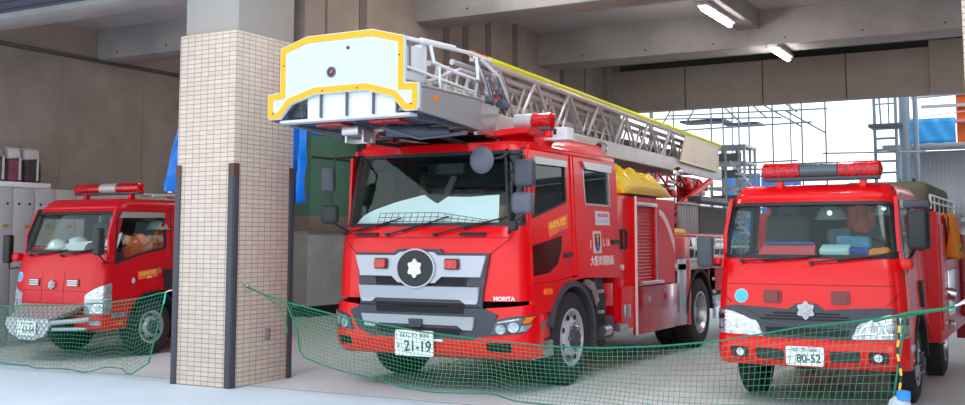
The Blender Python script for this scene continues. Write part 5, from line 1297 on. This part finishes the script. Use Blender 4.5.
# site office: corrugated grey building, ledge, blue sheet, orange chute
def corr(x0, x1, z0, z1, y, m_, parent, name='corrugated_wall', n=None):
    b = MB(); n = n or int((x1-x0)/.04); P0 = []; P1 = []
    for i in range(n+1):
        x = x0+(x1-x0)*i/n; yy = y+(.018 if i % 2 else 0); P0.append((x, yy, z0)); P1.append((x, yy, z1))
    b.grid([P0, P1]); b.build(name, m_, parent, 20, solid=.01)
t = thing('site_office', 'grey corrugated site office at the right edge behind the small engine', 'building', (4.66, 14.5, 0))
CG = mat('corrugated_grey', (226, 230, 238), .6)
corr(0, 8, 1.95, 3.32, 0, CG, t); corr(0, 8, 0, 1.9, .02, mat('lavender_panel', (224, 226, 238), .5), t)
b = MB(); b.box((4, 2.0, 1.65), (7.98, 3.9, 3.3)); b.build('office_body', mat('office_grey', (200, 205, 214), .6), t)
b = MB(); b.box((4, -.06, 1.93), (8, .1, .08), .01); b.box((1.5, -.03, 1.0), (1.0, .05, .06)); b.build('wall_rail', PS, t)
b = MB(); b.box((.22, -.03, 2.3), (.34, .05, .95), .01); b.build('office_window_frame', mat('frame_dark', (96, 108, 122), .4), t)
b = MB(); b.box((.22, -.06, 2.3), (.22, .02, .8)); b.build('office_window_pane', mat('pane_pale', (200, 206, 212), .2), t)
b = MB(); b.box((3.9, -.4, 3.37), (8.1, .9, .07), .01); b.build('white_ledge', PS, t)
b = MB(); b.box((.95, -.05, 1.2), (.5, .04, .5)); b.tube([(.5, -.1, 1.1), (1.4, -.1, 1.7)], .015, 6); b.build('dark_window', mat('win_grey', (110, 122, 130), .3), t)
b = MB(); P = [[(.12+1.05*j/16, -.42+.03*math.sin(j*1.3+i), 3.44+.50*i/6) for j in range(17)] for i in range(7)]
b.grid(P); b.map(lambda v: (v.x+4.66, v.y+14.5, v.z)); tag(b.build('blue_sheet', mat('sheet_blue', (70, 182, 252), .5), solid=.01), 'bright blue sheet tied to the rail above the grey site office', 'sheet')
t2 = thing('orange_skip', 'orange machine arm above the blue sheet at the right edge', 'machine', (5.72, 15.2, 3.42))
b = MB(); b.box((.35, 0, .75), (.6, .5, 1.5), .06); b.build('orange_housing', mat('machine_orange', (236, 104, 36), .45), t2)
b = MB(); b.tube([(-.8, -.3, 1.05), (.6, -.3, 1.1)], .03, 8); b.box((-.1, -.3, .85), (1.0, .06, .07)); b.tube([(-.9, -.3, .62), (.6, -.3, .75)], .012, 6); b.build('arm_rail', PS, t2)
b = MB(); b.cyl((-.68, -.3, 0), (-.68, -.3, .5), .05, 10); b.box((-.1, -.3, .52), (1.5, .3, .05)); b.build('red_bollard', mat('faded_red', (220, 150, 150), .5), t2)
# site hoarding with blue sheets
t = thing('site_hoarding', 'white and blue hoarding across the yard behind the trucks', 'fence', (-6, 18, 0))
for k in range(10):
    c_ = [mat('hoarding_white', (226, 228, 232), .6), mat('hoarding_blue', (52, 120, 196), .6)][1 if k in (6, 7, 3) else 0]
    corr(1.0*k, 1.0*k+.98, 0, 2.6 if k not in (6, 7) else 3.2, 0, c_, t, 'hoarding_panel', 14)
b = MB(); b.tube([(0, .1, 1.2), (10, .1, 1.2)], .03, 6); b.tube([(0, .1, 2.3), (10, .1, 2.3)], .03, 6); b.build('fence_rail', SCA, t)
# ------------------------------------------------------------------ light
w = bpy.data.worlds.new('overcast_sky'); scene.world = w; w.use_nodes = True
nt = w.node_tree; bg = nt.nodes['Background']
tc = nt.nodes.new('ShaderNodeTexCoord'); sp = nt.nodes.new('ShaderNodeSeparateXYZ'); nt.links.new(tc.outputs['Generated'], sp.inputs[0])
rp = nt.nodes.new('ShaderNodeValToRGB'); nt.links.new(sp.outputs['Z'], rp.inputs[0])
e = rp.color_ramp.elements; e[0].position = .0; e[0].color = (1.0, 1.0, 1.0, 1); e[1].position = .55; e[1].color = (.50, .56, .64, 1)
nt.links.new(rp.outputs[0], bg.inputs[0]); bg.inputs[1].default_value = 1.35
sd = bpy.data.lights.new('veiled_sun', 'SUN'); sd.energy = .35; sd.angle = math.radians(25); sd.color = (1, .98, .95)
so = bpy.data.objects.new('veiled_sun', sd); COL.objects.link(so); so.rotation_euler = (math.radians(42), 0, math.radians(20))
vs = scene.view_settings; vs.view_transform = 'Standard'; vs.look = 'None'; vs.gamma = 1; vs.use_curve_mapping = False
vs.exposure = 0.76
cy = scene.cycles; cy.max_bounces = 8; cy.diffuse_bounces = 5; cy.glossy_bounces = 4; cy.transparent_max_bounces = 12; cy.use_denoising = True
cy.caustics_reflective = False; cy.caustics_refractive = False; cy.sample_clamp_indirect = 6
